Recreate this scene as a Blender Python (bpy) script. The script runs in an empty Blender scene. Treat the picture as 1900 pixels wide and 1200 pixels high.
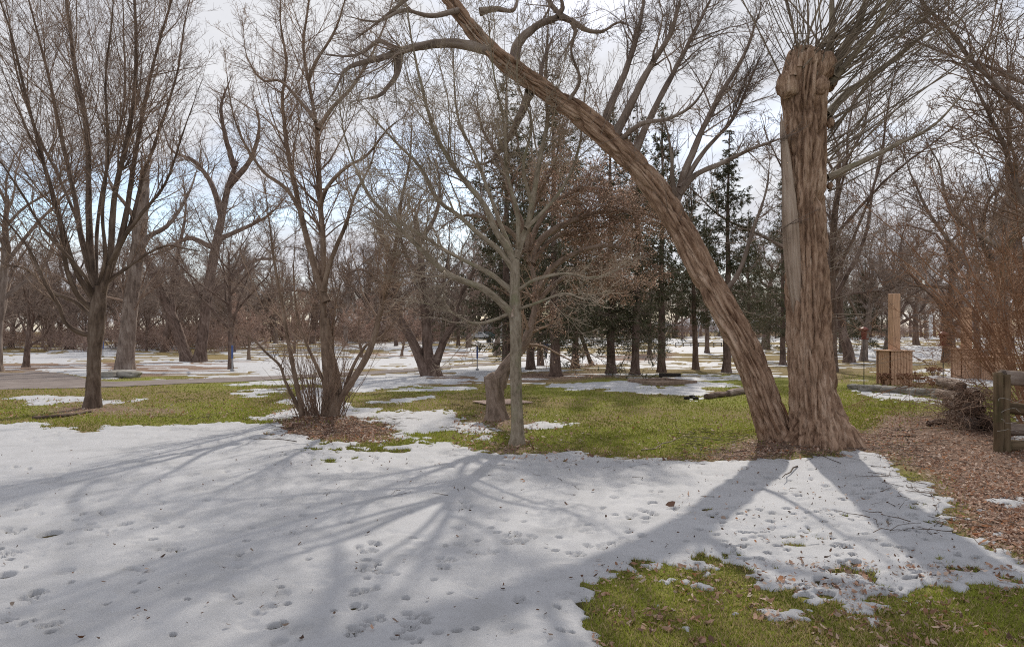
import bpy, bmesh, math, random
import numpy as np
from mathutils import Vector, Matrix

scene = bpy.context.scene
COL = scene.collection
RNG = np.random.default_rng(11)
random.seed(5)

# ------------------------------------------------------------------ camera
F = 1900 * 24 / 36.0          # focal length in photograph pixels
CX, HY, HC = 950.0, 615.0, 1.65
cam_data = bpy.data.cameras.new('camera')
cam_data.sensor_width = 36; cam_data.lens = 24
cam_data.shift_y = (HY - 600) / 1900.0
cam_data.clip_start = 0.05; cam_data.clip_end = 4000
cam = bpy.data.objects.new('camera', cam_data); COL.objects.link(cam)
cam.location = (0, 0, HC); cam.rotation_euler = (math.radians(90), 0, 0)
scene.camera = cam

# ------------------------------------------------------------------ sky, sun, exposure
SUN_EL, SUN_AZ = math.radians(37.5), math.radians(11)
world = bpy.data.worlds.new('World'); scene.world = world; world.use_nodes = True
nt = world.node_tree; nt.nodes.clear()
def wn(t, **k):
    n = nt.nodes.new(t)
    for a, b in k.items(): setattr(n, a, b)
    return n
sky = wn('ShaderNodeTexSky', sky_type='NISHITA', sun_disc=False, sun_elevation=SUN_EL, sun_rotation=SUN_AZ, air_density=1.0, dust_density=0.6)
skys = wn('ShaderNodeVectorMath', operation='SCALE'); skys.inputs['Scale'].default_value = 1.5
nt.links.new(sky.outputs[0], skys.inputs[0])
tc = wn('ShaderNodeTexCoord')
# flatten the cloud deck: project the direction on a plane overhead
sep = wn('ShaderNodeSeparateXYZ'); nt.links.new(tc.outputs['Generated'], sep.inputs[0])
zc = wn('ShaderNodeMath', operation='MAXIMUM'); zc.inputs[1].default_value = 0.0; nt.links.new(sep.outputs[2], zc.inputs[0])
za = wn('ShaderNodeMath', operation='ADD'); za.inputs[1].default_value = 0.22; nt.links.new(zc.outputs[0], za.inputs[0])
dx = wn('ShaderNodeMath', operation='DIVIDE'); nt.links.new(sep.outputs[0], dx.inputs[0]); nt.links.new(za.outputs[0], dx.inputs[1])
dy = wn('ShaderNodeMath', operation='DIVIDE'); nt.links.new(sep.outputs[1], dy.inputs[0]); nt.links.new(za.outputs[0], dy.inputs[1])
cmb = wn('ShaderNodeCombineXYZ'); nt.links.new(dx.outputs[0], cmb.inputs[0]); nt.links.new(dy.outputs[0], cmb.inputs[1]); cmb.inputs[2].default_value = 3.7
n1 = wn('ShaderNodeTexNoise'); n1.inputs['Scale'].default_value = 0.95; n1.inputs['Detail'].default_value = 7; n1.inputs['Roughness'].default_value = 0.55; n1.inputs['Distortion'].default_value = 0.5
nt.links.new(cmb.outputs[0], n1.inputs['Vector'])
cr = wn('ShaderNodeValToRGB'); cr.color_ramp.elements[0].position = 0.33; cr.color_ramp.elements[1].position = 0.52
cr.color_ramp.elements[0].color = (0.12, 0.12, 0.12, 1); cr.color_ramp.elements[1].color = (1, 1, 1, 1)
nt.links.new(n1.outputs[0], cr.inputs[0])
n2 = wn('ShaderNodeTexNoise'); n2.inputs['Scale'].default_value = 2.3; n2.inputs['Detail'].default_value = 5
nt.links.new(cmb.outputs[0], n2.inputs['Vector'])
cr2 = wn('ShaderNodeValToRGB'); cr2.color_ramp.elements[0].position = 0.3; cr2.color_ramp.elements[1].position = 0.7
cr2.color_ramp.elements[0].color = (5.9, 6.0, 6.5, 1); cr2.color_ramp.elements[1].color = (7.2, 7.25, 7.5, 1)
nt.links.new(n2.outputs[0], cr2.inputs[0])
mixw = wn('ShaderNodeMixRGB'); nt.links.new(cr.outputs[0], mixw.inputs[0]); nt.links.new(skys.outputs[0], mixw.inputs[1]); nt.links.new(cr2.outputs[0], mixw.inputs[2])
bg = wn('ShaderNodeBackground'); bg.inputs[1].default_value = 0.1
nt.links.new(mixw.outputs[0], bg.inputs[0])
wo = wn('ShaderNodeOutputWorld'); nt.links.new(bg.outputs[0], wo.inputs[0])

sun_data = bpy.data.lights.new('sun', 'SUN'); sun_data.energy = 3.1; sun_data.angle = math.radians(0.9); sun_data.color = (1.0, 0.935, 0.83)
sun = bpy.data.objects.new('sun', sun_data); COL.objects.link(sun)
sdir = Vector((math.sin(SUN_AZ) * math.cos(SUN_EL), math.cos(SUN_AZ) * math.cos(SUN_EL), math.sin(SUN_EL)))
sun.rotation_euler = sdir.to_track_quat('Z', 'Y').to_euler(); sun.location = (20, 60, 50)
scene.view_settings.view_transform = 'Standard'; scene.view_settings.look = 'None'
scene.view_settings.exposure = 0.25; scene.view_settings.gamma = 1.0
scene.view_settings.use_curve_mapping = False
scene.render.engine = 'CYCLES'
scene.cycles.use_denoising = False; scene.cycles.pixel_filter_type = 'BLACKMAN_HARRIS'; scene.cycles.filter_width = 1.05; scene.cycles.use_adaptive_sampling = False
scene.cycles.max_bounces = 6; scene.cycles.diffuse_bounces = 3; scene.cycles.transparent_max_bounces = 8

# ------------------------------------------------------------------ numeric helpers
_perm = np.random.default_rng(3).permutation(256); _perm = np.concatenate([_perm, _perm, _perm])
_grad = np.random.default_rng(4).normal(size=(256, 3)); _grad /= np.linalg.norm(_grad, axis=1)[:, None]
def noise3(x, y, z=0.0):
    x, y, z = np.broadcast_arrays(np.asarray(x, float), np.asarray(y, float), np.asarray(z, float))
    xi, yi, zi = np.floor(x).astype(int), np.floor(y).astype(int), np.floor(z).astype(int)
    fx, fy, fz = x - xi, y - yi, z - zi
    u, v, w = [f * f * f * (f * (f * 6 - 15) + 10) for f in (fx, fy, fz)]
    out = np.zeros(x.shape)
    for i in (0, 1):
        for j in (0, 1):
            for k in (0, 1):
                h = _perm[_perm[_perm[(xi + i) & 255] + ((yi + j) & 255)] + ((zi + k) & 255)]
                g = _grad[h]
                d = g[..., 0] * (fx - i) + g[..., 1] * (fy - j) + g[..., 2] * (fz - k)
                out += d * (u if i else 1 - u) * (v if j else 1 - v) * (w if k else 1 - w)
    return out
def fbm(x, y, z=0.0, o=3):
    s, a = 0, 1.0
    for i in range(o):
        s = s + a * noise3(np.asarray(x) * 2 ** i + 17 * i, np.asarray(y) * 2 ** i, np.asarray(z) * 2 ** i); a *= 0.5
    return s
def sstep(a, b, x):
    t = np.clip((x - a) / (b - a), 0, 1); return t * t * (3 - 2 * t)

_TY = np.array([-60, 0, 24, 32, 40, 50, 65, 90, 120, 160, 250, 4000.])
_TZ = np.array([0, 0, 0, -.2, -.45, -.7, -.9, -.7, -.2, .2, .3, .3])
def base_z(y): return np.interp(y, _TY, _TZ)
MOUNDS = []          # (x, y, radius, height)
def terr(x, y):
    x = np.asarray(x, float); y = np.asarray(y, float)
    z = base_z(y) + 0.035 * noise3(x / 3.1, y / 3.1, 1.5) + 0.012 * noise3(x / .8, y / .8, 7.5)
    for mx, my, mr, mh in MOUNDS:
        z = z + mh * np.exp(-((x - mx) ** 2 + (y - my) ** 2) / mr ** 2)
    return z
_YT = np.geomspace(1.0, 3000, 4000)
_PT = HY + F * (HC - base_z(_YT)) / _YT
def gy(py):                                   # distance of the ground seen at photograph row py
    return np.interp(-np.asarray(py, float), -_PT, _YT)
def gp(px, py):
    Y = gy(py); X = (np.asarray(px, float) - CX) / F * Y
    return X, Y
def P(px, py, Y):
    return np.array([(px - CX) / F * Y, Y, HC + (HY - py) / F * Y])
def topx(x, y, z): return CX + F * x / y, HY + F * (HC - z) / y

# ------------------------------------------------------------------ scene helpers
def mesh(name, V, faces, mat=None, smooth=True, attrs=None, tris=None):
    """V (n,3); faces: (m,4) quads array; tris: (k,3) array"""
    me = bpy.data.meshes.new(name)
    V = np.asarray(V, np.float32)
    me.vertices.add(len(V)); me.vertices.foreach_set('co', V.ravel())
    loops = []; starts = []; n = 0
    if faces is not None and len(faces):
        q = np.asarray(faces, np.int32); loops.append(q.ravel()); starts.append(np.arange(len(q)) * 4); n = q.size
    if tris is not None and len(tris):
        t = np.asarray(tris, np.int32); loops.append(t.ravel()); starts.append(n + np.arange(len(t)) * 3)
    L = np.concatenate(loops).astype(np.int32); S = np.concatenate(starts).astype(np.int32)
    me.loops.add(len(L)); me.loops.foreach_set('vertex_index', L)
    me.polygons.add(len(S)); me.polygons.foreach_set('loop_start', S)
    if smooth: me.polygons.foreach_set('use_smooth', np.ones(len(S), bool))
    for k, (typ, a) in (attrs or {}).items():
        at = me.attributes.new(k, typ, 'POINT')
        a = np.asarray(a, np.float32)
        if typ == 'FLOAT_COLOR' and a.shape[1] == 3: a = np.concatenate([a, np.ones((len(a), 1), np.float32)], 1)
        at.data.foreach_set({'FLOAT': 'value', 'FLOAT_VECTOR': 'vector', 'FLOAT_COLOR': 'color'}[typ], a.ravel())
    me.update(calc_edges=True)
    if mat: me.materials.append(mat)
    return me
def link(name, me, parent=None, loc=None):
    o = bpy.data.objects.new(name, me); COL.objects.link(o)
    if parent: o.parent = parent
    if loc is not None: o.location = loc
    return o
def tag(o, label=None, cat=None, group=None, kind=None):
    for k, v in (('label', label), ('category', cat), ('group', group), ('kind', kind)):
        if v: o[k] = v
    return o
def root(name, loc, label, cat, group=None):
    return tag(link(name, None, None, tuple(float(c) for c in loc)), label, cat, group)
def part(name, V, faces, mat, parent, **k):
    V = np.asarray(V, float) - np.array(parent.location if parent.parent is None else parent.parent.location)
    return link(name, mesh(name, V, faces, mat, **k), parent)
def copy_tree(o, parent=None):
    c = o.copy(); COL.objects.link(c); c.parent = parent
    for ch in list(o.children):
        copy_tree(ch, c)
    return c

def tubes(Pn, Rn, S):
    """Pn (N,K,3), Rn (N,K) -> verts, quads; closed nowhere, frames carried along"""
    N, K = Rn.shape
    T = np.gradient(Pn, axis=1); T /= np.linalg.norm(T, axis=2)[..., None] + 1e-9
    ref = np.where(np.abs(T[:, 0, 2:3]) < 0.8, np.array([[0, 0, 1.]]), np.array([[1., 0, 0]]))
    A = np.cross(T[:, 0], ref); A /= np.linalg.norm(A, axis=1)[:, None]
    ang = np.arange(S) * 2 * math.pi / S
    V = np.empty((N, K, S, 3))
    for k in range(K):
        t = T[:, k]; A = A - t * np.sum(A * t, 1)[:, None]; A /= np.linalg.norm(A, axis=1)[:, None] + 1e-9
        B = np.cross(t, A)
        V[:, k] = Pn[:, k, None] + Rn[:, k, None, None] * (A[:, None] * np.cos(ang)[None, :, None] + B[:, None] * np.sin(ang)[None, :, None])
    idx = np.arange(N * K * S).reshape(N, K, S)
    a = idx[:, :-1]; b = idx[:, 1:]
    q = np.stack([a, np.roll(a, -1, 2), np.roll(b, -1, 2), b], -1).reshape(-1, 4)
    return V.reshape(-1, 3), q
def merge(lst):
    V = []; Q = []; n = 0
    for v, q in lst:
        V.append(v); Q.append(q + n); n += len(v)
    return np.concatenate(V), np.concatenate(Q)
def catmull(pts, n):
    p = np.asarray(pts, float)
    if len(p) == 2: p = np.array([p[0], p[0] * .5 + p[1] * .5, p[1]])
    d = np.concatenate([[0], np.cumsum(np.linalg.norm(np.diff(p[:, :3], axis=0), axis=1) ** .5)])
    t = np.linspace(0, d[-1], n)
    m = np.gradient(p, d, axis=0)
    i = np.clip(np.searchsorted(d, t, side='right') - 1, 0, len(p) - 2)
    h = (d[i + 1] - d[i]); s = ((t - d[i]) / h)[:, None]; h = h[:, None]
    return (2 * s ** 3 - 3 * s ** 2 + 1) * p[i] + (s ** 3 - 2 * s ** 2 + s) * h * m[i] + (-2 * s ** 3 + 3 * s ** 2) * p[i + 1] + (s ** 3 - s ** 2) * h * m[i + 1]
def norm(v): return v / (np.linalg.norm(v, axis=-1, keepdims=True) + 1e-9)
def grow(Pn, Rn, n, rng, t=(0.2, 1.0), ang=(40, 12), lenf=0.5, lens=(0.2, 3), K=6, rr=0.6, up=0.05, wig=0.15, rtip=0.003, bias=None, rmax=1.0):
    N, K0 = Rn.shape
    L = np.sum(np.linalg.norm(np.diff(Pn, axis=1), axis=2), axis=1)
    w = L / L.sum(); i = rng.choice(N, n, p=w)
    tt = rng.uniform(t[0], t[1], n) ** 0.85
    f = tt * (K0 - 1); k = np.clip(f.astype(int), 0, K0 - 2); fr = (f - k)[:, None]
    p = Pn[i, k] * (1 - fr) + Pn[i, k + 1] * fr
    rp = Rn[i, k] * (1 - fr[:, 0]) + Rn[i, k + 1] * fr[:, 0]
    tan = norm(Pn[i, k + 1] - Pn[i, k])
    q = rng.normal(size=(n, 3))
    if bias is not None: q = q + np.asarray(bias)
    perp = norm(np.cross(np.cross(tan, q), tan))
    a = np.radians(rng.normal(ang[0], ang[1], n))[:, None]
    d = norm(tan * np.cos(a) + perp * np.sin(a))
    ln = np.clip(L[i] * lenf * (1.15 - tt) * rng.uniform(.55, 1.35, n), lens[0], lens[1])
    r0 = np.minimum(rp * rr * rng.uniform(.6, 1.0, n), rmax); r0 = np.maximum(r0, rtip * 1.2)
    out = np.empty((n, K, 3)); out[:, 0] = p
    st = (ln / (K - 1))[:, None]
    for j in range(1, K):
        d = norm(d + wig * rng.normal(size=(n, 3)) + np.array([0, 0, up]))
        p = p + d * st; out[:, j] = p
    s = np.linspace(0, 1, K)[None] ** 0.8
    return out, r0[:, None] * (1 - s) + rtip * s

# ------------------------------------------------------------------ materials
def new_mat(name, rough=0.85, spec=0.25):
    m = bpy.data.materials.new(name); m.use_nodes = True
    b = m.node_tree.nodes['Principled BSDF']
    b.inputs['Roughness'].default_value = rough; b.inputs['Specular IOR Level'].default_value = spec
    return m, m.node_tree, b
def nd(t, typ, **k):
    n = t.nodes.new(typ)
    for a, b in k.items(): setattr(n, a, b)
    return n
def ramp(t, fac, stops):
    r = nd(t, 'ShaderNodeValToRGB'); e = r.color_ramp.elements
    while len(e) < len(stops): e.new(0.5)
    for x, (p, c) in zip(e, stops): x.position = p; x.color = (*c, 1)
    t.links.new(fac, r.inputs[0]); return r.outputs[0]
def tex(t, vec, scale, detail=4, rough=.6, dist=0.0):
    n = nd(t, 'ShaderNodeTexNoise'); n.inputs['Scale'].default_value = scale; n.inputs['Detail'].default_value = detail
    n.inputs['Roughness'].default_value = rough; n.inputs['Distortion'].default_value = dist
    if vec is not None: t.links.new(vec, n.inputs['Vector'])
    return n.outputs[0]
def mapped(t, vec, sc):
    m = nd(t, 'ShaderNodeMapping'); m.inputs['Scale'].default_value = sc; t.links.new(vec, m.inputs[0]); return m.outputs[0]
def bump(t, b, h, strength=.5, dist=.02):
    n = nd(t, 'ShaderNodeBump'); n.inputs['Strength'].default_value = strength; n.inputs['Distance'].default_value = dist
    t.links.new(h, n.inputs['Height']); t.links.new(n.outputs[0], b.inputs['Normal'])
def bark_mat(name, dark, mid, light, scale=9, stretch=.18, bmp=.8, moss=None):
    m, t, b = new_mat(name, .9, .15)
    a = nd(t, 'ShaderNodeAttribute', attribute_name='bark').outputs['Vector']
    v = mapped(t, a, (1, 1, stretch))
    n = tex(t, v, scale, 6, .65, .4); big = tex(t, a, 1.7, 3)
    mx = nd(t, 'ShaderNodeMath', operation='MULTIPLY_ADD'); t.links.new(big, mx.inputs[0]); mx.inputs[1].default_value = .5; t.links.new(n, mx.inputs[2])
    sb = nd(t, 'ShaderNodeMath', operation='SUBTRACT'); t.links.new(mx.outputs[0], sb.inputs[0]); sb.inputs[1].default_value = .25
    c = ramp(t, sb.outputs[0], [(.3, dark), (.5, mid), (.72, light)])
    if moss:
        g = tex(t, a, 2.3, 5); f = ramp(t, g, [(.52, (0, 0, 0)), (.66, (.7, .7, .7))])
        mm = nd(t, 'ShaderNodeMixRGB'); t.links.new(f, mm.inputs[0]); t.links.new(c, mm.inputs[1]); mm.inputs[2].default_value = (*moss, 1); c = mm.outputs[0]
    t.links.new(c, b.inputs['Base Color']); bump(t, b, n, bmp, .03)
    return m
def twig_mat(name, c1, c2):
    m, t, b = new_mat(name, .8, .25)
    g = nd(t, 'ShaderNodeNewGeometry').outputs['Position']
    n = tex(t, g, 1.8, 4)
    t.links.new(ramp(t, n, [(.35, c1), (.65, c2)]), b.inputs['Base Color'])
    return m
def tint_mat(name, rough=.8, spec=.2, trans=0.0):
    m, t, b = new_mat(name, rough, spec)
    a = nd(t, 'ShaderNodeAttribute', attribute_name='tint').outputs['Color']
    t.links.new(a, b.inputs['Base Color'])
    if trans:
        tr = nd(t, 'ShaderNodeBsdfTranslucent'); t.links.new(a, tr.inputs[0])
        mx = nd(t, 'ShaderNodeMixShader'); mx.inputs[0].default_value = trans
        t.links.new(b.outputs[0], mx.inputs[1]); t.links.new(tr.outputs[0], mx.inputs[2])
        t.links.new(mx.outputs[0], t.nodes['Material Output'].inputs[0])
    return m
def plain_mat(name, c, rough=.7, spec=.3, metal=0.0, var=.15, scale=6, stretch=(1, 1, 1), bmp=0.2):
    m, t, b = new_mat(name, rough, spec); b.inputs['Metallic'].default_value = metal
    o = nd(t, 'ShaderNodeTexCoord').outputs['Object']
    n = tex(t, mapped(t, o, stretch), scale, 5)
    lo = tuple(x * (1 - var) for x in c); hi = tuple(min(1, x * (1 + var)) for x in c)
    t.links.new(ramp(t, n, [(.3, lo), (.7, hi)]), b.inputs['Base Color'])
    if bmp: bump(t, b, n, bmp, .01)
    return m

# ------------------------------------------------------------------ outlines on the ground, photograph rows and columns
def spoly(px, py, poly, vs=3.0):
    """signed distance in columns (rows weigh vs), positive inside"""
    q = np.asarray(poly, float) * [1, vs]; X = px; Yv = py * vs
    d2 = np.full(px.shape, 1e12); ins = np.zeros(px.shape, bool)
    for (x0, y0), (x1, y1) in zip(q, np.roll(q, -1, 0)):
        ex, ey = x1 - x0, y1 - y0
        tt = np.clip(((X - x0) * ex + (Yv - y0) * ey) / (ex * ex + ey * ey + 1e-9), 0, 1)
        d2 = np.minimum(d2, (X - x0 - tt * ex) ** 2 + (Yv - y0 - tt * ey) ** 2)
        c = (y0 > Yv) != (y1 > Yv)
        if abs(ey) > 1e-9: ins ^= c & (X < (x1 - x0) * (Yv - y0) / ey + x0)
    d = np.sqrt(d2); return np.where(ins, d, -d)
SNOW = [
 [(-900, 783), (0, 786), (60, 783), (130, 794), (170, 796), (250, 787), (350, 787), (440, 786), (500, 795), (545, 806), (600, 815), (650, 822), (710, 820), (760, 812), (830, 820), (900, 830), (950, 833),
  (1000, 836), (1100, 844), (1200, 849), (1300, 853), (1420, 853), (1500, 851), (1600, 849), (1645, 853), (1680, 880), (1740, 905), (1765, 930), (1780, 960), (1760, 985), (1800, 1002), (1835, 1020), (1900, 1050), (2000, 1060),
  (1900, 1066), (1820, 1088), (1760, 1094), (1700, 1105), (1640, 1115), (1560, 1125), (1500, 1115), (1430, 1100), (1390, 1085), (1350, 1070), (1310, 1052), (1270, 1043), (1240, 1042), (1200, 1058), (1150, 1066), (1105, 1070), (1120, 1100), (1130, 1140),
  (1105, 1165), (1140, 1200), (1180, 1400), (1250, 2400), (-2500, 2400), (-2500, 783)],
 [(445, 778), (500, 764), (545, 752), (500, 748), (550, 735), (560, 722), (610, 712), (650, 700), (700, 690), (780, 692), (800, 700), (860, 706), (800, 713), (720, 722), (640, 734), (640, 755), (690, 760), (790, 763), (830, 752), (835, 765), (870, 778), (910, 795), (940, 800), (890, 808), (810, 800), (740, 806), (700, 790), (690, 780), (620, 775), (560, 788), (510, 785)],
 [(20, 738), (70, 732), (150, 735), (200, 744), (140, 748), (60, 752)], [(195, 744), (262, 741), (250, 746), (190, 748)], [(680, 745), (800, 736), (790, 742), (720, 749)], [(970, 790), (1000, 785), (1068, 789), (1040, 795), (980, 796)],
 [(410, 731), (470, 725), (540, 722), (520, 732), (440, 735)], [(420, 712), (520, 705), (640, 700), (640, 708), (540, 716), (450, 716)],
 [(1028, 713), (1090, 707), (1180, 702), (1280, 700), (1372, 708), (1382, 718), (1300, 720), (1320, 735), (1270, 737), (1230, 730), (1180, 730), (1140, 724), (1060, 724)],
 [(-100, 656), (60, 655), (180, 645), (330, 632), (330, 643), (220, 652), (170, 672), (60, 673), (-100, 673)], [(90, 686), (180, 676), (200, 690), (120, 702)], [(260, 668), (350, 664), (350, 671), (280, 675)],
 [(350, 676), (560, 662), (680, 660), (900, 662), (890, 668), (760, 680), (600, 690), (440, 698), (330, 704), (480, 690), (430, 684)], [(640, 690), (760, 676), (880, 672), (950, 676), (960, 690), (900, 706), (800, 690), (700, 700)],
 [(380, 672), (460, 664), (450, 668), (390, 674)], [(420, 655), (640, 650), (640, 655), (440, 658)], [(560, 640), (700, 636), (900, 645), (900, 655), (640, 646)], [(960, 660), (1080, 655), (1130, 668), (1060, 680), (960, 690)],
 [(1140, 680), (1250, 671), (1360, 672), (1360, 680), (1180, 684)], [(1240, 645), (1400, 640), (1420, 660), (1290, 658)], [(900, 630), (1400, 626), (1600, 624), (1900, 624), (2400, 624), (2400, 631), (1500, 634), (900, 640)],
 [(1550, 652), (1640, 642), (1900, 640), (1900, 660), (1820, 668), (1690, 668), (1560, 664)], [(1700, 700), (1760, 690), (1860, 686), (1860, 715), (1790, 722), (1700, 712)], [(1590, 725), (1640, 730), (1700, 735), (1790, 742), (1760, 752), (1680, 745), (1620, 738)], [(1570, 673), (1650, 668), (1650, 674), (1580, 677)],
 [(1288.9, 1090.0), (1290.3, 1094.7), (1265.0, 1094.3), (1241.8, 1093.9), (1226.9, 1090.0), (1238.2, 1085.7), (1264.9, 1085.0), (1287.9, 1085.2)],
 [(1428.7, 1115.0), (1420.0, 1121.3), (1405.0, 1121.9), (1389.6, 1119.0), (1386.0, 1115.0), (1389.3, 1108.9), (1405.0, 1109.0), (1426.1, 1108.4)],
 [(1481.9, 1128.0), (1482.1, 1133.7), (1462.0, 1138.0), (1445.2, 1133.8), (1439.7, 1128.0), (1446.3, 1121.7), (1461.9, 1120.1), (1476.4, 1119.7)],
 [(1608.2, 1140.0), (1592.2, 1144.1), (1565.0, 1146.4), (1543.5, 1143.9), (1527.2, 1140.0), (1535.7, 1136.1), (1564.9, 1135.6), (1591.8, 1135.0)],
 [(1191.5, 1106.0), (1185.7, 1110.0), (1175.0, 1111.1), (1164.7, 1109.7), (1154.4, 1106.0), (1161.3, 1100.9), (1175.0, 1099.3), (1187.5, 1101.6)],
 [(1644.0, 1108.0), (1638.4, 1112.8), (1625.0, 1114.2), (1606.7, 1113.1), (1607.5, 1108.0), (1611.9, 1104.0), (1624.9, 1101.8), (1640.8, 1101.4)],
 [(1317.6, 1104.0), (1314.6, 1106.0), (1300.0, 1107.0), (1286.4, 1106.7), (1279.4, 1104.0), (1283.6, 1101.4), (1300.0, 1100.8), (1314.3, 1102.0)],
 [(1248.9, 1120.0), (1244.5, 1123.3), (1235.0, 1125.3), (1226.0, 1123.9), (1225.3, 1120.0), (1225.5, 1116.7), (1235.0, 1114.9), (1244.1, 1116.0)],
 [(1361.5, 1095.0), (1359.4, 1097.9), (1345.0, 1098.5), (1331.2, 1097.7), (1327.6, 1095.0), (1329.2, 1092.6), (1344.9, 1091.0), (1360.6, 1092.9)],
 [(1517.1, 1138.0), (1512.3, 1141.0), (1500.0, 1143.9), (1484.3, 1141.9), (1478.4, 1138.0), (1487.5, 1135.3), (1500.0, 1134.3), (1513.3, 1135.1)],
 [(1709.1, 1100.0), (1708.5, 1102.0), (1690.0, 1104.0), (1669.7, 1103.3), (1659.1, 1100.0), (1675.6, 1097.0), (1689.9, 1097.0), (1711.3, 1098.0)],
 [(1818.3, 1082.0), (1806.4, 1084.5), (1780.0, 1085.2), (1758.7, 1084.4), (1748.7, 1082.0), (1759.4, 1078.6), (1779.9, 1077.3), (1800.4, 1079.3)],
 [(1371.0, 1140.0), (1366.6, 1142.3), (1360.0, 1144.2), (1354.8, 1142.4), (1348.3, 1140.0), (1352.3, 1137.0), (1360.0, 1136.5), (1367.9, 1136.6)],
 [(1293.7, 1165.0), (1287.4, 1167.0), (1280.0, 1169.6), (1272.3, 1167.6), (1270.9, 1165.0), (1271.9, 1162.9), (1280.0, 1160.7), (1286.6, 1162.4)],
 [(1892.4, 1070.0), (1877.1, 1072.8), (1850.0, 1075.2), (1819.0, 1073.5), (1806.0, 1070.0), (1821.0, 1067.1), (1849.9, 1065.7), (1882.4, 1065.8)],
 [(1459.7, 1170.0), (1456.9, 1172.6), (1450.0, 1173.5), (1444.6, 1173.0), (1438.1, 1170.0), (1443.0, 1166.7), (1450.0, 1166.1), (1458.3, 1167.9)],
 [(1235.8, 1040.0), (1228.9, 1043.8), (1205.0, 1045.6), (1189.8, 1043.9), (1173.6, 1040.0), (1183.6, 1036.9), (1204.9, 1035.7), (1223.9, 1036.9)],
 [(1822.9, 960.0), (1815.9, 962.8), (1800.0, 963.7), (1785.9, 962.6), (1772.6, 960.0), (1779.7, 957.7), (1800.0, 955.9), (1822.0, 956.6)],
 [(1860.3, 990.0), (1848.9, 993.6), (1830.0, 995.7), (1806.5, 994.2), (1796.9, 990.0), (1813.9, 986.2), (1829.9, 986.3), (1852.1, 986.4)],
 [(1892.5, 930.0), (1891.0, 932.6), (1870.0, 933.0), (1849.9, 933.1), (1847.3, 930.0), (1856.6, 927.8), (1869.9, 926.0), (1887.4, 927.6)],
 [(1771.3, 885.0), (1758.2, 887.3), (1745.0, 889.8), (1726.7, 888.0), (1720.8, 885.0), (1729.3, 882.4), (1745.0, 881.1), (1756.8, 882.9)],
 [(1280, 741), (1310, 736), (1312, 742), (1290, 745)], [(1880, 770), (1960, 760), (1960, 810), (1890, 815)],
]
BARE = [[(505, 800), (520, 786), (560, 780), (640, 779), (700, 788), (730, 800), (700, 812), (640, 815), (560, 808)], [(1180, 714), (1185, 703), (1270, 703), (1275, 714), (1230, 718)]]
GREENY = [[(560, 838), (600, 815), (680, 812), (780, 815), (800, 824), (720, 838), (640, 852), (580, 856)], [(1240, 948), (1330, 940), (1335, 955), (1270, 958)], [(1200, 1042), (1290, 1030), (1330, 1055), (1240, 1075)]]
def snow_mask(px, py, x, y):
    s = np.full(px.shape, -1e3)
    for po in SNOW:
        q = np.array(po); m = (px > q[:, 0].min() - 130) & (px < q[:, 0].max() + 130) & (py > q[:, 1].min() - 45) & (py < q[:, 1].max() + 45)
        if m.any(): s[m] = np.maximum(s[m], spoly(px[m], py[m], po))
    for po in BARE:
        q = np.array(po); m = (px > q[:, 0].min() - 60) & (px < q[:, 0].max() + 60) & (py > q[:, 1].min() - 30) & (py < q[:, 1].max() + 30)
        if m.any(): s[m] = np.minimum(s[m], -spoly(px[m], py[m], po))
    g = F / np.maximum(y, 1.0)
    nz = fbm(x / .75, y / .75, 2.2, 4)
    s = np.clip(s, -220, 220) / g          # now about metres
    s = s + (np.clip(.42 * nz, -.4, .4) + (.2 + .22 * sstep(1080, 1240, px) * sstep(900, 1000, py)) * fbm(x / .16, y / .16, 14.2, 3) * sstep(30, 12, y)) * sstep(-.9, -.1, s)
    # far snow breaks up into thin streaks
    st = fbm(x / 5., y / 1.6, 9.1, 4)
    far = sstep(14, 24, y)
    s = s + far * np.clip(.9 * st, -.7, .7) * np.clip(y / 20, 1, 5)
    s = np.where((y > 19) & (s < -.1), np.maximum(s, (fbm(x / 6.5, y / 2.0, 4.4, 5) - .12 - .25 * sstep(24, 19, y)) * 1.6), s)
    # melt holes: edge by the leaves, the right and round the grassy spots
    hole = fbm(x / .28, y / .28, 5.5, 3)
    edge = np.exp(-np.maximum(s, 0) / .5)
    rgt = sstep(1240, 1420, px) * sstep(900, 960, py)
    thr = .78 - .34 * edge - .20 * rgt
    for po in GREENY:
        q = np.array(po); m = (px > q[:, 0].min() - 90) & (px < q[:, 0].max() + 90) & (py > q[:, 1].min() - 40) & (py < q[:, 1].max() + 40)
        if m.any(): thr[m] -= .55 * sstep(-60, 25, spoly(px[m], py[m], po))
    thr = thr - .12 * sstep(820, 780, py) * sstep(690, 760, py)
    s = np.where(y < 26, np.minimum(s, (thr - hole) * .55), s)
    return s
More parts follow.
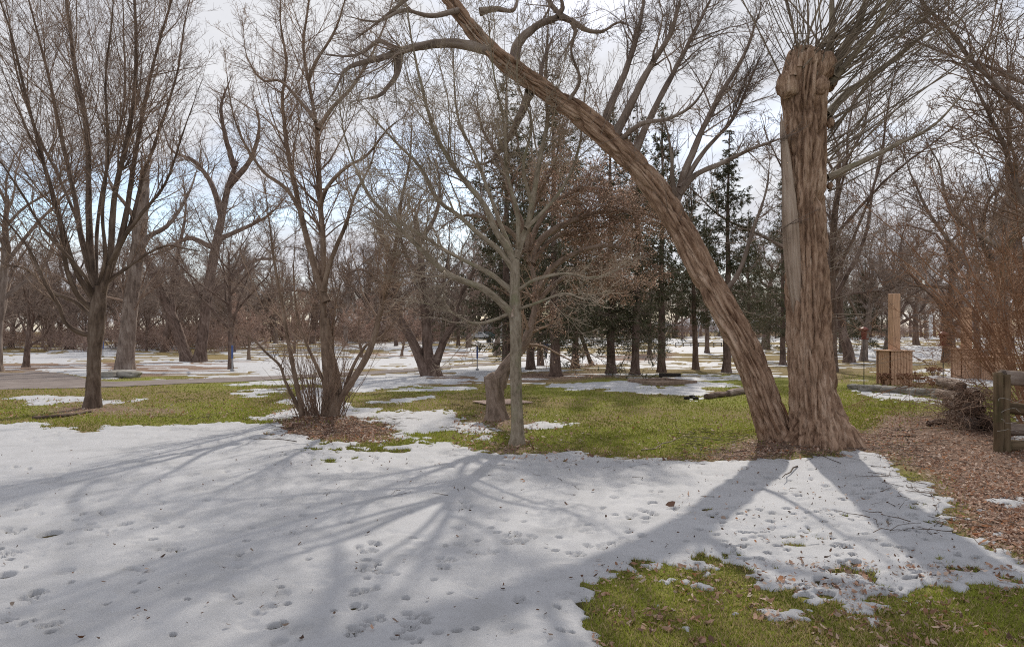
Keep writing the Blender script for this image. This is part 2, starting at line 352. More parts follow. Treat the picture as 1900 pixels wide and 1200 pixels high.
# ------------------------------------------------------------------ ground
bx, by = gp(590, 785); MOUNDS.append((bx, by, .75, .10))
wx, wy = gp(1500, 832); MOUNDS.append((wx, wy + .3, 1.3, .10))
LITTER = [(1240, 856), (1380, 826), (1480, 800), (1610, 795), (1640, 768), (1770, 770), (1900, 790), (3000, 860), (3000, 1130), (1900, 1062), (1830, 1020), (1790, 960), (1740, 900), (1650, 852), (1420, 860)]
LIT2 = [[(480, 812), (515, 786), (560, 776), (640, 775), (720, 786), (745, 802), (700, 820), (560, 818)], [(60, 760), (160, 745), (250, 752), (240, 766), (120, 772)],
        [(850, 785), (900, 764), (960, 768), (990, 786), (930, 800)], [(-100, 676), (180, 672), (320, 672), (480, 668), (420, 690), (220, 702), (130, 690), (-100, 690)], [(920, 840), (940, 822), (985, 822), (995, 836)],
        [(880, 700), (1000, 690), (1130, 692), (1180, 697), (1100, 702), (960, 712)], [(1010, 662), (1250, 655), (1250, 668), (1100, 678)], [(680, 705), (800, 690), (900, 700), (860, 712)], [(180, 760), (330, 750), (340, 766), (200, 770)],
        [(640, 655), (900, 652), (900, 662), (640, 662)]]
def litter_mask(px, py, x, y):
    s = spoly(px, py, LITTER)
    for po in LIT2: s = np.maximum(s, spoly(px, py, po))
    s = s / (F / np.maximum(y, 1)) + .35 * fbm(x / .9, y / .9, 12.1, 3)
    return sstep(-.25, .3, s)
tt = np.concatenate([-np.geomspace(9, .95, 26), np.linspace(-.9, .9, 170), np.geomspace(.95, 9, 26)])
Yg = np.concatenate([np.linspace(-25, 2, 10), gy(np.linspace(1800, 700, 170)), gy(np.linspace(698, 622, 60)), np.geomspace(300, 3000, 12)])
TT, YY = np.meshgrid(tt, Yg); XX = TT * (np.abs(YY) + 6)
ZZ = terr(XX, YY)
ok = YY > 1.0; pX = np.where(ok, CX + F * XX / np.maximum(YY, 1), 5000.); pY = np.where(ok, HY + F * (HC - base_z(YY)) / np.maximum(YY, 1), 3000.)
LM = np.where(ok, litter_mask(pX, pY, XX, YY), 0)
DRY = sstep(-.35, .35, fbm(XX / 4, YY / 4, 3.3, 4) + .9 * sstep(22, 40, YY) - .15 * sstep(20, 10, YY))
WET = np.where(ok & (YY < 40), sstep(10, 50, spoly(pX, pY, SNOW[0])), 0)
nr, nc = TT.shape; idx = np.arange(nr * nc).reshape(nr, nc)
quad = np.stack([idx[:-1, :-1], idx[:-1, 1:], idx[1:, 1:], idx[1:, :-1]], -1).reshape(-1, 4)
gm, t, b = new_mat('lawn_ground', .95, .1)
pos = nd(t, 'ShaderNodeNewGeometry').outputs['Position']
lit = nd(t, 'ShaderNodeAttribute', attribute_name='litter').outputs['Fac']
dry = nd(t, 'ShaderNodeAttribute', attribute_name='dry').outputs['Fac']
fine = tex(t, pos, 26, 5, .7); mid = tex(t, pos, 3.2, 5, .6)
grass = ramp(t, fine, [(.3, (.075, .08, .018)), (.5, (.20, .21, .036)), (.7, (.32, .31, .075))])
drygr = ramp(t, fine, [(.3, (.08, .06, .03)), (.5, (.22, .165, .075)), (.72, (.36, .28, .14))])
leaf = ramp(t, tex(t, pos, 22, 6, .75), [(.3, (.05, .032, .024)), (.48, (.21, .14, .105)), (.62, (.36, .255, .195)), (.75, (.50, .39, .315))])
df = nd(t, 'ShaderNodeMath', operation='MULTIPLY_ADD'); t.links.new(mid, df.inputs[0]); df.inputs[1].default_value = 1.4; t.links.new(dry, df.inputs[2])
dfr = ramp(t, df.outputs[0], [(.62, (0, 0, 0)), (1.0, (1, 1, 1))]); 
d2 = nd(t, 'ShaderNodeMath', operation='MULTIPLY'); t.links.new(df.outputs[0], d2.inputs[0]); d2.inputs[1].default_value = .6
dfr = ramp(t, d2.outputs[0], [(.42, (0, 0, 0)), (.85, (1, 1, 1))])
m1 = nd(t, 'ShaderNodeMixRGB'); t.links.new(dfr, m1.inputs[0]); t.links.new(grass, m1.inputs[1]); t.links.new(drygr, m1.inputs[2])
m2 = nd(t, 'ShaderNodeMixRGB'); t.links.new(lit, m2.inputs[0]); t.links.new(m1.outputs[0], m2.inputs[1]); t.links.new(leaf, m2.inputs[2])
wet = nd(t, 'ShaderNodeAttribute', attribute_name='thatch').outputs['Fac']
m3 = nd(t, 'ShaderNodeMixRGB'); t.links.new(wet, m3.inputs[0]); t.links.new(m2.outputs[0], m3.inputs[1]); t.links.new(ramp(t, fine, [(.3, (.03, .026, .014)), (.7, (.12, .095, .045))]), m3.inputs[2])
t.links.new(m3.outputs[0], b.inputs['Base Color']); bump(t, b, fine, .9, .05)
me = mesh('ground', np.stack([XX, YY, ZZ], -1).reshape(-1, 3), quad, gm, attrs={'litter': ('FLOAT', LM.ravel()), 'dry': ('FLOAT', DRY.ravel()), 'thatch': ('FLOAT', WET.ravel())})
tag(link('ground', me), kind='structure')

# ------------------------------------------------------------------ footpath and far road
def strip(name, top, bot, mat, n=120, lift=.012):
    a = catmull(np.array(top, float), n); c = catmull(np.array(bot, float), n)
    V = []
    for k in range(7):
        q = a + (c - a) * k / 6; X, Y = gp(q[:, 0], q[:, 1]); V.append(np.stack([X, Y, terr(X, Y) + lift], -1))
    V = np.array(V); i = np.arange(7 * n).reshape(7, n)
    q = np.stack([i[:-1, :-1], i[1:, :-1], i[1:, 1:], i[:-1, 1:]], -1).reshape(-1, 4)
    return tag(link(name, mesh(name, V.reshape(-1, 3), q, mat)), kind='structure')
pm, t, b = new_mat('worn_asphalt', .9, .2)
pos = nd(t, 'ShaderNodeNewGeometry').outputs['Position']
n_ = tex(t, pos, 1.3, 6, .7); t.links.new(ramp(t, n_, [(.3, (.12, .095, .085)), (.55, (.20, .165, .15)), (.75, (.26, .225, .21))]), b.inputs['Base Color']); bump(t, b, tex(t, pos, 40, 4), .4, .01)
strip('footpath', [(-400, 678), (-40, 684), (60, 688), (120, 694), (190, 707), (330, 703.5), (500, 698), (640, 691), (760, 684), (870, 676), (960, 670), (1060, 664), (1200, 661)],
      [(-400, 728), (-40, 724), (60, 722), (120, 721), (190, 719), (330, 713), (500, 705), (640, 697), (760, 689), (870, 680), (960, 673), (1060, 667), (1200, 663)], pm)
strip('park_road', [(560, 635), (760, 634), (960, 633), (1200, 631.5)], [(560, 638), (760, 637.6), (960, 636.5), (1200, 634)], pm)

# ------------------------------------------------------------------ snow
cols = np.concatenate([np.linspace(-900, -60, 60), np.linspace(-55, 1955, 600), np.linspace(1960, 2700, 50)])
rows = np.concatenate([np.geomspace(2400, 1300, 30)[:-1], np.linspace(1300, 790, 300), np.linspace(788.8, 622.5, 125)])
SX, SP = np.meshgrid(cols, rows); SY = gy(SP); X = (SX - CX) / F * SY
M = snow_mask(SX, SP, X, SY)
pathmask = spoly(SX, SP, [(-400, 676), (-40, 683), (60, 687), (120, 693), (190, 706), (330, 703), (500, 698), (640, 691), (760, 684), (870, 676), (960, 670), (960, 673.5), (870, 681), (760, 690), (640, 698), (500, 706), (330, 714), (190, 720), (60, 723), (-40, 725), (-400, 730)])
M = np.where(pathmask > -1.5, np.minimum(M, -.1 - 0 * M), M)
SNOW_M = M.copy()
thick = .022
H = thick * sstep(-.01, .30, M) + .010 * sstep(0, .03, M) - .03 * sstep(.0, -.05, M)
H = H + sstep(0, .3, M) * (.010 * fbm(X / 1.3, SY / 1.3, 6.6, 2) + .0022 * noise3(X / .13, SY / .13, 3.1) + .0015 * noise3(X / .05, SY / .05, 8.1))
rg = np.random.default_rng(21)
def dent(px, py, w, l, dep, ang=0.0, rim=.04):
    """an elliptical print: w, l half sizes in metres"""
    X0, Y0 = gp(px, py); l = max(l, 1.15 * 1.7 * Y0 * Y0 / (F * HC)); w = max(w, 3.0 * Y0 / F); r = max(w, l) * 2.0
    pw = r * F / Y0
    i0, i1 = np.searchsorted(cols, [px - pw, px + pw])
    Yr = SY[:, 0]; m = np.where((Yr > Y0 - r) & (Yr < Y0 + r))[0]
    if len(m) == 0 or i1 <= i0: return
    s = np.s_[m[0]:m[-1] + 1, i0:i1]
    dx_, dy_ = X[s] - X0, SY[s] - Y0; c, s_ = math.cos(ang), math.sin(ang)
    u = (dx_ * c + dy_ * s_) / w; v = (-dx_ * s_ + dy_ * c) / l
    q = np.sqrt(u * u + v * v)
    H[s] += -dep * sstep(1.15, .6, q) + dep * rim * np.exp(-((q - 1.35) / .25) ** 2)
def boot(px, py, ang, dep=.022, s=1.0):
    X0, Y0 = gp(px, py)
    f = np.array([math.sin(ang), math.cos(ang)])
    for o, w, l in ((.07, .05, .085), (-.11, .042, .055)):
        q = np.array([X0, Y0]) + f * o * s; qx, qy = topx(q[0], q[1], 0)
        dent(qx, qy, w * s, l * s, dep, -ang)
    q = np.array([X0, Y0]); 
def paw(px, py, ang, dep=.03, s=1.0):
    X0, Y0 = gp(px, py); f = np.array([math.sin(ang), math.cos(ang)]); r_ = np.array([f[1], -f[0]])
    for a_, b_, w in ((-.02, 0, .028), (.035, -.022, .013), (.035, .022, .013), (.05, 0, .013)):
        q = np.array([X0, Y0]) + (f * a_ + r_ * b_) * s; qx, qy = topx(q[0], q[1], 0)
        dent(qx, qy, w * s, w * 1.15 * s, dep, -ang)
boot(513, 1122, .1); boot(545, 1186, .4); boot(430, 1050, -1.2, .016); boot(440, 1056, -1.2, .016); boot(300, 970, -.7, .014); boot(280, 965, -.8, .014); boot(310, 932, 1.1, .012)
boot(280, 998, .9, .012); boot(268, 918, .3, .01); boot(420, 1012, -1, .013); boot(610, 1080, .2, .014); boot(100, 1030, .6, .012); boot(300, 950, 1.2, .012)
for (hx, hy_, w, dp) in [(92, 995, .085, .09), (509, 1172, .04, .07), (10, 1072, .06, .06), (68, 1104, .04, .06), (458, 1009, .025, .06), (169, 976, .04, .05), (232, 977, .05, .05), (121, 1066, .06, .03), (480, 1148, .05, .03), (359, 885, .06, .05), (280, 847, .04, .05),
                         (200, 955, .07, .04), (885, 1010, .03, .06), (1036, 1001, .03, .06), (1030, 1028, .03, .06), (1198, 965, .04, .07), (1142, 960, .03, .06), (972, 973, .02, .05), (752, 1120, .03, .05), (848, 1180, .03, .06), (1040, 1176, .03, .04), (1080, 1124, .045, .06), (1100, 1140, .05, .05), (1166, 992, .035, .05), (1090, 978, .03, .05)]:
    dent(hx, hy_, w, w * rg.uniform(.7, 1.3), dp * .8, rg.uniform(-1, 1))
for (qx, qy) in [(818, 1046), (838, 1046), (817, 1060), (828, 1060), (866, 943), (860, 946), (858, 935), (845, 985), (690, 1013), (700, 1015), (672, 1030), (690, 1028), (658, 1108), (678, 1104), (697, 1100), (664, 1134), (760, 1152), (790, 1153), (756, 1172), (770, 1172), (740, 1188), (765, 1196),
                 (684, 1165), (706, 1158), (657, 1178), (655, 1185), (692, 1062), (675, 1062), (1200, 953), (1210, 957), (1190, 950), (940, 1000), (958, 995), (985, 1000), (964, 1008), (940, 1012), (960, 1012), (1115, 1020), (1090, 1018), (1075, 1033), (1060, 1034)]:
    paw(qx, qy, rg.uniform(-.6, .6) + 2.6, .03, rg.uniform(.9, 1.2))
for k in range(30):                                   # dog tracks crossing the lawn
    cx_, cy_ = rg.uniform(0, 1250), 860 + 330 * rg.random() ** 1.1
    for j in range(rg.integers(2, 5)):
        paw(cx_ + rg.normal(0, 16), cy_ + rg.normal(0, 6), rg.uniform(-3, 3), rg.uniform(.012, .026), rg.uniform(.8, 1.2))
for k in range(130): dent(rg.uniform(-40, 1750), 840 + 350 * rg.random(), rg.uniform(.012, .04), rg.uniform(.012, .035), rg.uniform(.02, .07), rg.uniform(-1, 1))
for k in range(110): dent(rg.uniform(-200, 1800), 830 + 370 * rg.random(), rg.uniform(.05, .14), rg.uniform(.04, .1), rg.uniform(.004, .011), rg.uniform(-1, 1), .05)
for k in range(150): dent(rg.normal(1530, 170), 885 + 230 * rg.random() ** .9, rg.uniform(.012, .055) , rg.uniform(.012, .04), rg.uniform(.035, .11), rg.uniform(-1, 1), .08)
Z = terr(X, SY) + H
nr, nc = X.shape; idx = np.arange(nr * nc).reshape(nr, nc)
quad = np.stack([idx[1:, :-1], idx[1:, 1:], idx[:-1, 1:], idx[:-1, :-1]], -1).reshape(-1, 4)[:, ::-1]
hid = (M < -.03).ravel(); quad = quad[~hid[quad].all(1)]
used = np.unique(quad); remap = np.zeros(nr * nc, int); remap[used] = np.arange(len(used))
V = np.stack([X, SY, Z], -1).reshape(-1, 3)[used]; quad = remap[quad]
sm, t, b = new_mat('old_snow', .75, .3)
pos = nd(t, 'ShaderNodeNewGeometry').outputs['Position']
g1 = tex(t, pos, 85, 6, .8); g2 = tex(t, pos, 2.2, 5, .6)
t.links.new(ramp(t, g2, [(.28, (.36, .36, .37)), (.5, (.42, .42, .435)), (.7, (.455, .455, .47))]), b.inputs['Base Color'])
b.inputs['Subsurface Weight'].default_value = 0.0
bump(t, b, g1, .7, .014)
a_, c_ = V[quad[:, 1]] - V[quad[:, 0]], V[quad[:, 2]] - V[quad[:, 0]]
if np.cross(a_, c_)[:, 2].mean() < 0: quad = quad[:, ::-1]
so = link('snow', mesh('snow', V, quad, sm)); tag(so, 'old melting snow lying in patches over the lawn with footprints', 'snow', kind='stuff')
def snow_at(px, py):
    """bilinear lookup of the snow mask (metres, positive on snow)"""
    ci = np.clip(np.interp(px, cols, np.arange(len(cols))), 0, len(cols) - 1).round().astype(int)
    ri = np.clip(np.interp(-np.asarray(py), -rows, np.arange(len(rows))), 0, len(rows) - 1).round().astype(int)
    return SNOW_M[ri, ci], (terr(X[ri, ci], SY[ri, ci]) + H[ri, ci])

# ------------------------------------------------------------------ grass blades, fallen leaves, sticks
def region(n, x0, x1, y0, y1, rng): return rng.uniform(x0, x1, n), rng.uniform(y0, y1, n)
rb = np.random.default_rng(31)
px = np.concatenate([region(52000, 1080, 2080, 1010, 1290, rb)[0], region(80000, 440, 1700, 715, 862, rb)[0], region(36000, -60, 640, 700, 800, rb)[0], region(16000, 1230, 1800, 880, 1040, rb)[0], region(16000, 1560, 1900, 690, 800, rb)[0], region(9000, 540, 830, 800, 870, rb)[0]])
rb = np.random.default_rng(32)
py = np.concatenate([rb.uniform(1010, 1290, 52000), rb.uniform(715, 862, 80000), rb.uniform(700, 800, 36000), rb.uniform(880, 1040, 16000), rb.uniform(690, 800, 16000), rb.uniform(800, 870, 9000)])
x, y = gp(px, py); ms, zs = snow_at(px, py); lt = litter_mask(px, py, x, y)
pmk = spoly(px, py, [(-400, 676), (60, 687), (190, 706), (500, 698), (640, 691), (640, 698), (500, 706), (190, 720), (-400, 730)])
keep = (ms < .02) & ~((px < 1080) & (py > 868)) & (rb.random(len(px)) > lt * .93) & (pmk < 0)
px, py, x, y = px[keep], py[keep], x[keep], y[keep]; n = len(x)
z = terr(x, y); sc = np.clip(y / 7, .8, 2.6)
h = rb.uniform(.008, .034, n) * rb.uniform(.6, 1.5, n) * np.clip(y / 9, .85, 1.25); w = rb.uniform(.0022, .0048, n) * sc * 1.6
a = rb.uniform(0, 2 * math.pi, n); ln = rb.uniform(.2, 1.1, n); la = rb.uniform(0, 2 * math.pi, n)
ca, sa = np.cos(a) * w, np.sin(a) * w
V = np.stack([np.stack([x - ca, y - sa, z - .004], -1), np.stack([x + ca, y + sa, z - .004], -1), np.stack([x + np.cos(la) * h * ln, y + np.sin(la) * h * ln, z + h], -1)], 1)
pat = .5 + .9 * fbm(x / 1.1, y / 1.1, 21.3, 3) + rb.normal(0, .22, n)
c0 = np.array([.14, .15, .024]); c1 = np.array([.30, .335, .05]); c2 = np.array([.48, .38, .19])
tcol = c0 + (c1 - c0) * np.clip(pat, 0, 1)[:, None]
dr = (rb.random(n) < .15 + .2 * ((px > 1080) & (py > 1000)) + .42 * sstep(.1, .5, fbm(x / 2.2, y / 2.2, 33.3, 3)))[:, None]
tcol = np.where(dr, c2 * rb.uniform(.5, 1.1, (n, 1)), tcol)
gmat = tint_mat('grass_blade', .7, .2, .35)
o = link('lawn_grass', mesh('lawn_grass', V.reshape(-1, 3), None, gmat, smooth=False, tris=np.arange(3 * n).reshape(-1, 3), attrs={'tint': ('FLOAT_COLOR', np.repeat(tcol, 3, 0))}))
tag(o, 'short yellow green lawn grass between the snow patches', 'grass', kind='stuff')

def leaves(px, py, size, rng, lift=.012, dark=False):
    x, y = gp(px, py); ms, zs = snow_at(px, py); z = terr(x, y)
    z = np.where(ms > .03, np.maximum(z, zs), z) + lift * rng.random(len(x)) + .003
    n = len(x); s = size * np.clip(rng.lognormal(-.05, .38, n), .35, 1.7)
    base = np.array([[-1, 0, .12], [-.35, .55, -.02], [.45, .45, .1], [1, 0, .25], [.4, -.5, .12], [-.4, -.5, 0], [0, 0, -.06]])
    a = rng.uniform(0, 6.283, n); tl = rng.normal(0, .45, n); rl = rng.normal(0, .45, n); cu = rng.uniform(.3, 2.4, n)
    L = base[None] * np.stack([s * .5, s * .5 * rng.uniform(.6, 1, n), s * .5], -1)[:, None]
    L[..., 2] *= cu[:, None]; L += rng.normal(0, .05, L.shape) * s[:, None, None]
    ct, st = np.cos(tl)[:, None], np.sin(tl)[:, None]; L[..., 0], L[..., 2] = L[..., 0] * ct - L[..., 2] * st, L[..., 0] * st + L[..., 2] * ct
    ct, st = np.cos(rl)[:, None], np.sin(rl)[:, None]; L[..., 1], L[..., 2] = L[..., 1] * ct - L[..., 2] * st, L[..., 1] * st + L[..., 2] * ct
    ct, st = np.cos(a)[:, None], np.sin(a)[:, None]; L[..., 0], L[..., 1] = L[..., 0] * ct - L[..., 1] * st, L[..., 0] * st + L[..., 1] * ct
    V = L + np.stack([x, y, z + s * .12], -1)[:, None]
    tr = np.array([[0, 1, 5], [1, 2, 4], [1, 4, 5], [2, 3, 4]]); T = (tr[None] + 7 * np.arange(n)[:, None, None]).reshape(-1, 3)
    pal = np.array([(.31, .17, .11), (.43, .275, .20), (.52, .38, .30), (.18, .105, .075), (.60, .48, .40), (.40, .19, .095)])
    c = pal[rng.choice(6, n, p=[.22, .25, .2, .15, .1, .08])] * rng.uniform(.7, 1.2, (n, 1))
    if dark: c = c * .38
    return V.reshape(-1, 3), T, np.repeat(c, 7, 0)
rl_ = np.random.default_rng(41)
ax, ay = region(62000, 1240, 2450, 765, 1100, rl_); X_, Y_ = gp(ax, ay)
k = rl_.random(len(ax)) < litter_mask(ax, ay, X_, Y_) * (1 - .985 * (snow_at(ax, ay)[0] > .05)); A = (ax[k], ay[k])
ax, ay = region(9000, 470, 760, 770, 822, rl_); X_, Y_ = gp(ax, ay); k = rl_.random(len(ax)) < litter_mask(ax, ay, X_, Y_) * (snow_at(ax, ay)[0] < .04); B = (ax[k], ay[k])
Cc = region(3400, 1100, 1990, 1050, 1290, rl_); Xc, Yc = gp(*Cc); kc = fbm(Xc / .35, Yc / .35, 44.4, 2) > -.08; Cc = (Cc[0][kc], Cc[1][kc]); D = region(900, 900, 1700, 770, 860, rl_); E = (rl_.uniform(1240, 1790, 120), rl_.uniform(870, 1110, 120))
G = (np.array([272, 815, 968, 972, 1245, 1260, 1110, 455, 690, 1400, 808]), np.array([1068, 864, 896, 898, 946, 944, 1048, 1010, 1182, 1150, 865])); Hh = region(1300, -50, 560, 742, 775, rl_); I = region(700, 840, 1000, 765, 835, rl_)
bits = (np.concatenate([rl_.normal(1540, 150, 420), rl_.uniform(-60, 1300, 230), rl_.uniform(450, 1300, 160)]), np.concatenate([rl_.uniform(870, 1110, 420), 840 + 360 * rl_.random(230) ** 1.3, rl_.uniform(815, 870, 160)]))
sets = [(bits, .026), (A, .038), (B, .042), (Cc, .034), (D, .05), (E, .03), (G, .06), (Hh, .045), (I, .05)]
V = []; T = []; Cl = []; n0 = 0
for (q, s) in sets:
    v, t_, c = leaves(q[0], q[1], s, rl_, dark=(s == .026)); V.append(v); T.append(t_ + n0); Cl.append(c); n0 += len(v)
lm = tint_mat('dead_leaf', .75, .25, .35)
o = link('leaf_litter', mesh('leaf_litter', np.concatenate(V), None, lm, smooth=False, tris=np.concatenate(T), attrs={'tint': ('FLOAT_COLOR', np.concatenate(Cl))}))
tag(o, 'brown fallen leaves covering the ground beside the willow and fence', 'leaves', kind='stuff')
def sticks(px, py, lmin, lmax, r, rng, lift=.02):
    x, y = gp(px, py); ms, zs = snow_at(px, py); z = np.maximum(terr(x, y), np.where(ms > .03, zs, -9)) + .004 + lift * rng.random(len(x))
    n = len(x); ln = rng.uniform(lmin, lmax, n); a = rng.uniform(0, 6.283, n); K = 6
    p = np.stack([x, y, z], -1); out = np.empty((n, K, 3)); out[:, 0] = p
    for j in range(1, K):
        a = a + rng.normal(0, .25, n); p = p + np.stack([np.cos(a), np.sin(a), rng.normal(0, .12, n)], -1) * (ln / (K - 1))[:, None]
        p[:, 2] = np.maximum(p[:, 2], z - .003); out[:, j] = p
    rr = rng.uniform(.6, 1.3, n)[:, None] * r * np.linspace(1, .4, K)[None]
    return tubes(out, rr, 3)
rs = np.random.default_rng(51)
S_ = [sticks(rs.uniform(1260, 1760, 300), rs.uniform(800, 858, 300), .12, .6, .004, rs, .06), sticks(rs.uniform(500, 740, 260), rs.uniform(778, 812, 260), .1, .45, .004, rs, .05),
      sticks(rs.uniform(600, 1500, 26), rs.uniform(845, 930, 26), .05, .22, .003, rs, .0), sticks(rs.uniform(200, 1100, 30), rs.uniform(700, 830, 30), .2, .8, .006, rs), sticks(rs.uniform(1600, 1900, 150), rs.uniform(780, 1000, 150), .1, .5, .004, rs),
      sticks(np.array([1300, 1190, 1480, 1560, 1700, 1660.]), np.array([838, 836, 872, 869, 812, 800.]), .5, 1.4, .009, rs)]
v, q = merge(S_); stick_m = twig_mat('stick_wood', (.05, .035, .026), (.15, .11, .085))
tag(link('fallen_twigs', mesh('fallen_twigs', v, q, stick_m)), 'thin fallen twigs strewn on the snow and leaves', 'twigs', kind='stuff')
# ------------------------------------------------------------------ trees
BARK_MAPLE = bark_mat('maple_bark', (0.057, 0.040, 0.031), (0.138, 0.098, 0.075), (0.230, 0.178, 0.144), 12, .25, .9)
BARK_TAN = bark_mat('tan_bark', (.10, .07, .05), (.22, .155, .115), (.33, .25, .19), 14, .3, .6)
BARK_PALE = bark_mat('pale_bark', (.15, .12, .085), (.27, .22, .165), (.38, .33, .26), 22, .35, .7, moss=(.20, .20, .11))
BARK_SMOOTH = bark_mat('smooth_brown_bark', (.11, .08, .06), (.25, .185, .145), (.37, .29, .24), 13, .3, 1.0)
BARK_WILLOW = bark_mat('willow_bark', (0.115, 0.064, 0.041), (0.356, 0.230, 0.158), (0.575, 0.420, 0.316), 24, .14, 1.5)
BARK_DARK = bark_mat('dark_bark', (0.063, 0.044, 0.034), (0.149, 0.103, 0.083), (0.253, 0.190, 0.159), 10, .25, .9)
BARK_GREY = bark_mat('grey_bark', (0.092, 0.069, 0.057), (0.218, 0.167, 0.138), (0.345, 0.287, 0.247), 9, .2, .9)
TW_MAPLE = twig_mat('maple_twig', (0.144, 0.096, 0.071), (0.356, 0.256, 0.196))
TW_TAN = twig_mat('tan_twig', (0.170, 0.113, 0.085), (0.377, 0.264, 0.189))
TW_PALE = twig_mat('pale_twig', (0.200, 0.159, 0.117), (0.434, 0.350, 0.267))
TW_DARK = twig_mat('dark_twig', (0.137, 0.103, 0.086), (0.352, 0.266, 0.215))
TW_ORANGE = twig_mat('orange_twig', (.20, .105, .06), (.42, .25, .155))
TW_WILLOW = twig_mat('willow_twig', (.12, .092, .07), (.26, .205, .155))
TW_FAR = twig_mat('far_twig', (0.248, 0.165, 0.132), (0.448, 0.325, 0.266))
DEADWOOD = bark_mat('bare_dead_wood', (.19, .135, .10), (.36, .27, .21), (.47, .38, .31), 24, .04, .9)

def trunk_mesh(pts, radii, S=28, K=70, ridge=.012, flare=.35, flare_h=.35, seed=0, twist=.3, rfreq=9.0, lobes=5, cap=False, zs=.12, gnarl=.0):
    """one bark-covered trunk; returns verts, quads, bark coordinates"""
    rng = np.random.default_rng(seed)
    pr = np.concatenate([np.asarray(pts, float), np.asarray(radii, float)[:, None]], 1)
    c = catmull(pr, K); p = c[:, :3]; r = c[:, 3]
    s = np.concatenate([[0], np.cumsum(np.linalg.norm(np.diff(p, axis=0), axis=1))])
    T = norm(np.gradient(p, axis=0)); A = np.array([1., 0, 0]); ph = rng.uniform(0, 6.28)
    ang = np.arange(S) * 2 * math.pi / S; V = np.empty((K, S, 3)); BK = np.empty((K, S, 3))
    aa = ang[None] + twist * s[:, None]
    fl = flare * np.exp(-s / flare_h)[:, None] * (1 + .45 * np.cos(lobes * ang[None] + ph) + .25 * np.cos((lobes + 2) * ang[None] + 2 * ph))
    rr = r[:, None] * (1 + fl)
    bxc, byc, bz = np.cos(aa) * r[:, None], np.sin(aa) * r[:, None], np.broadcast_to(s[:, None], aa.shape)
    if gnarl: rr = rr * (1 + gnarl * noise3(bxc * 3 / max(r.max(), .1) * .4, byc * 3 / max(r.max(), .1) * .4, bz * 1.6 + seed))
    if ridge:
        w = .22 * noise3(bxc * 4, byc * 4, bz * 1.1 + seed)
        n1 = noise3(bxc * rfreq + w, byc * rfreq + w, bz * rfreq * zs + seed * 3.1)
        n2 = noise3(bxc * rfreq * 1.5 + 5 - w + bz * 1.3, byc * rfreq * 1.5, bz * rfreq * zs * 2.1 + seed)
        n3 = noise3(bxc * rfreq * 4, byc * rfreq * 4, bz * rfreq * .5)
        rr = rr + ridge * (.35 - 1.5 * np.exp(-(n1 / .085) ** 2) - .75 * np.exp(-(n2 / .08) ** 2) + .45 * n3 + .35 * n2)
    for k in range(K):
        A = A - T[k] * (A @ T[k]); A /= np.linalg.norm(A); B = np.cross(T[k], A)
        V[k] = p[k] + rr[k][:, None] * (np.cos(ang)[:, None] * A + np.sin(ang)[:, None] * B)
    idx = np.arange(K * S).reshape(K, S); a = idx[:-1]; b_ = idx[1:]
    q = np.stack([a, np.roll(a, -1, 1), np.roll(b_, -1, 1), b_], -1).reshape(-1, 4)
    BK = np.stack([bxc, byc, bz + seed], -1)
    V = V.reshape(-1, 3); BK = BK.reshape(-1, 3)
    if cap:
        V = np.concatenate([V, [p[-1] + T[-1] * r[-1] * .12]]); BK = np.concatenate([BK, [[0, 0, 50.]]])
        top = idx[-1]; q = np.concatenate([q, np.stack([top, np.roll(top, -1), np.full(S, len(V) - 1), np.full(S, len(V) - 1)], -1)])
        tri = q[-S:, :3]; q = q[:-S]
        return V, q, BK, tri
    return V, q, BK, None
def bark_part(name, tm, mat, parent):
    V, q, BK, tri = tm
    return part(name, V, q, mat, parent, tris=tri, attrs={'bark': ('FLOAT_VECTOR', BK)})
def limb_line(pts, D0, dD, r0, r1, n=22, jit=.35, rng=None, curve=1.0):
    p = catmull(np.array(pts, float), n); s = np.linspace(0, 1, n)
    D = D0 + dD * s ** curve
    w = np.array([P(a, c, d) for (a, c), d in zip(p, D)])
    r = (r0 * (1 - s) ** .85 + .16 * r1 * s) * D0 / F + .0015
    if rng is not None:
        j = np.cumsum(rng.normal(size=(n, 3)), 0) * .12; j = j - np.linspace(0, 1, n)[:, None] * j[-1]; w[1:-1] += (j * r[:, None] * jit * 2)[1:-1]
    return w, r
def limb_mesh(w, r, S=10, seed=0, ridge=None):
    return trunk_mesh(w, r, S=S, K=max(24, int(len(w) * 1.6)), ridge=r[0] * .08 if ridge is None else ridge, flare=.25, flare_h=r[0] * 2, seed=seed, rfreq=14, lobes=2)
def as_array(lines, K=18):
    Pn = []; Rn = []
    for w, r in lines:
        c = catmull(np.concatenate([w, r[:, None]], 1), K); Pn.append(c[:, :3]); Rn.append(c[:, 3])
    return np.array(Pn), np.array(Rn)
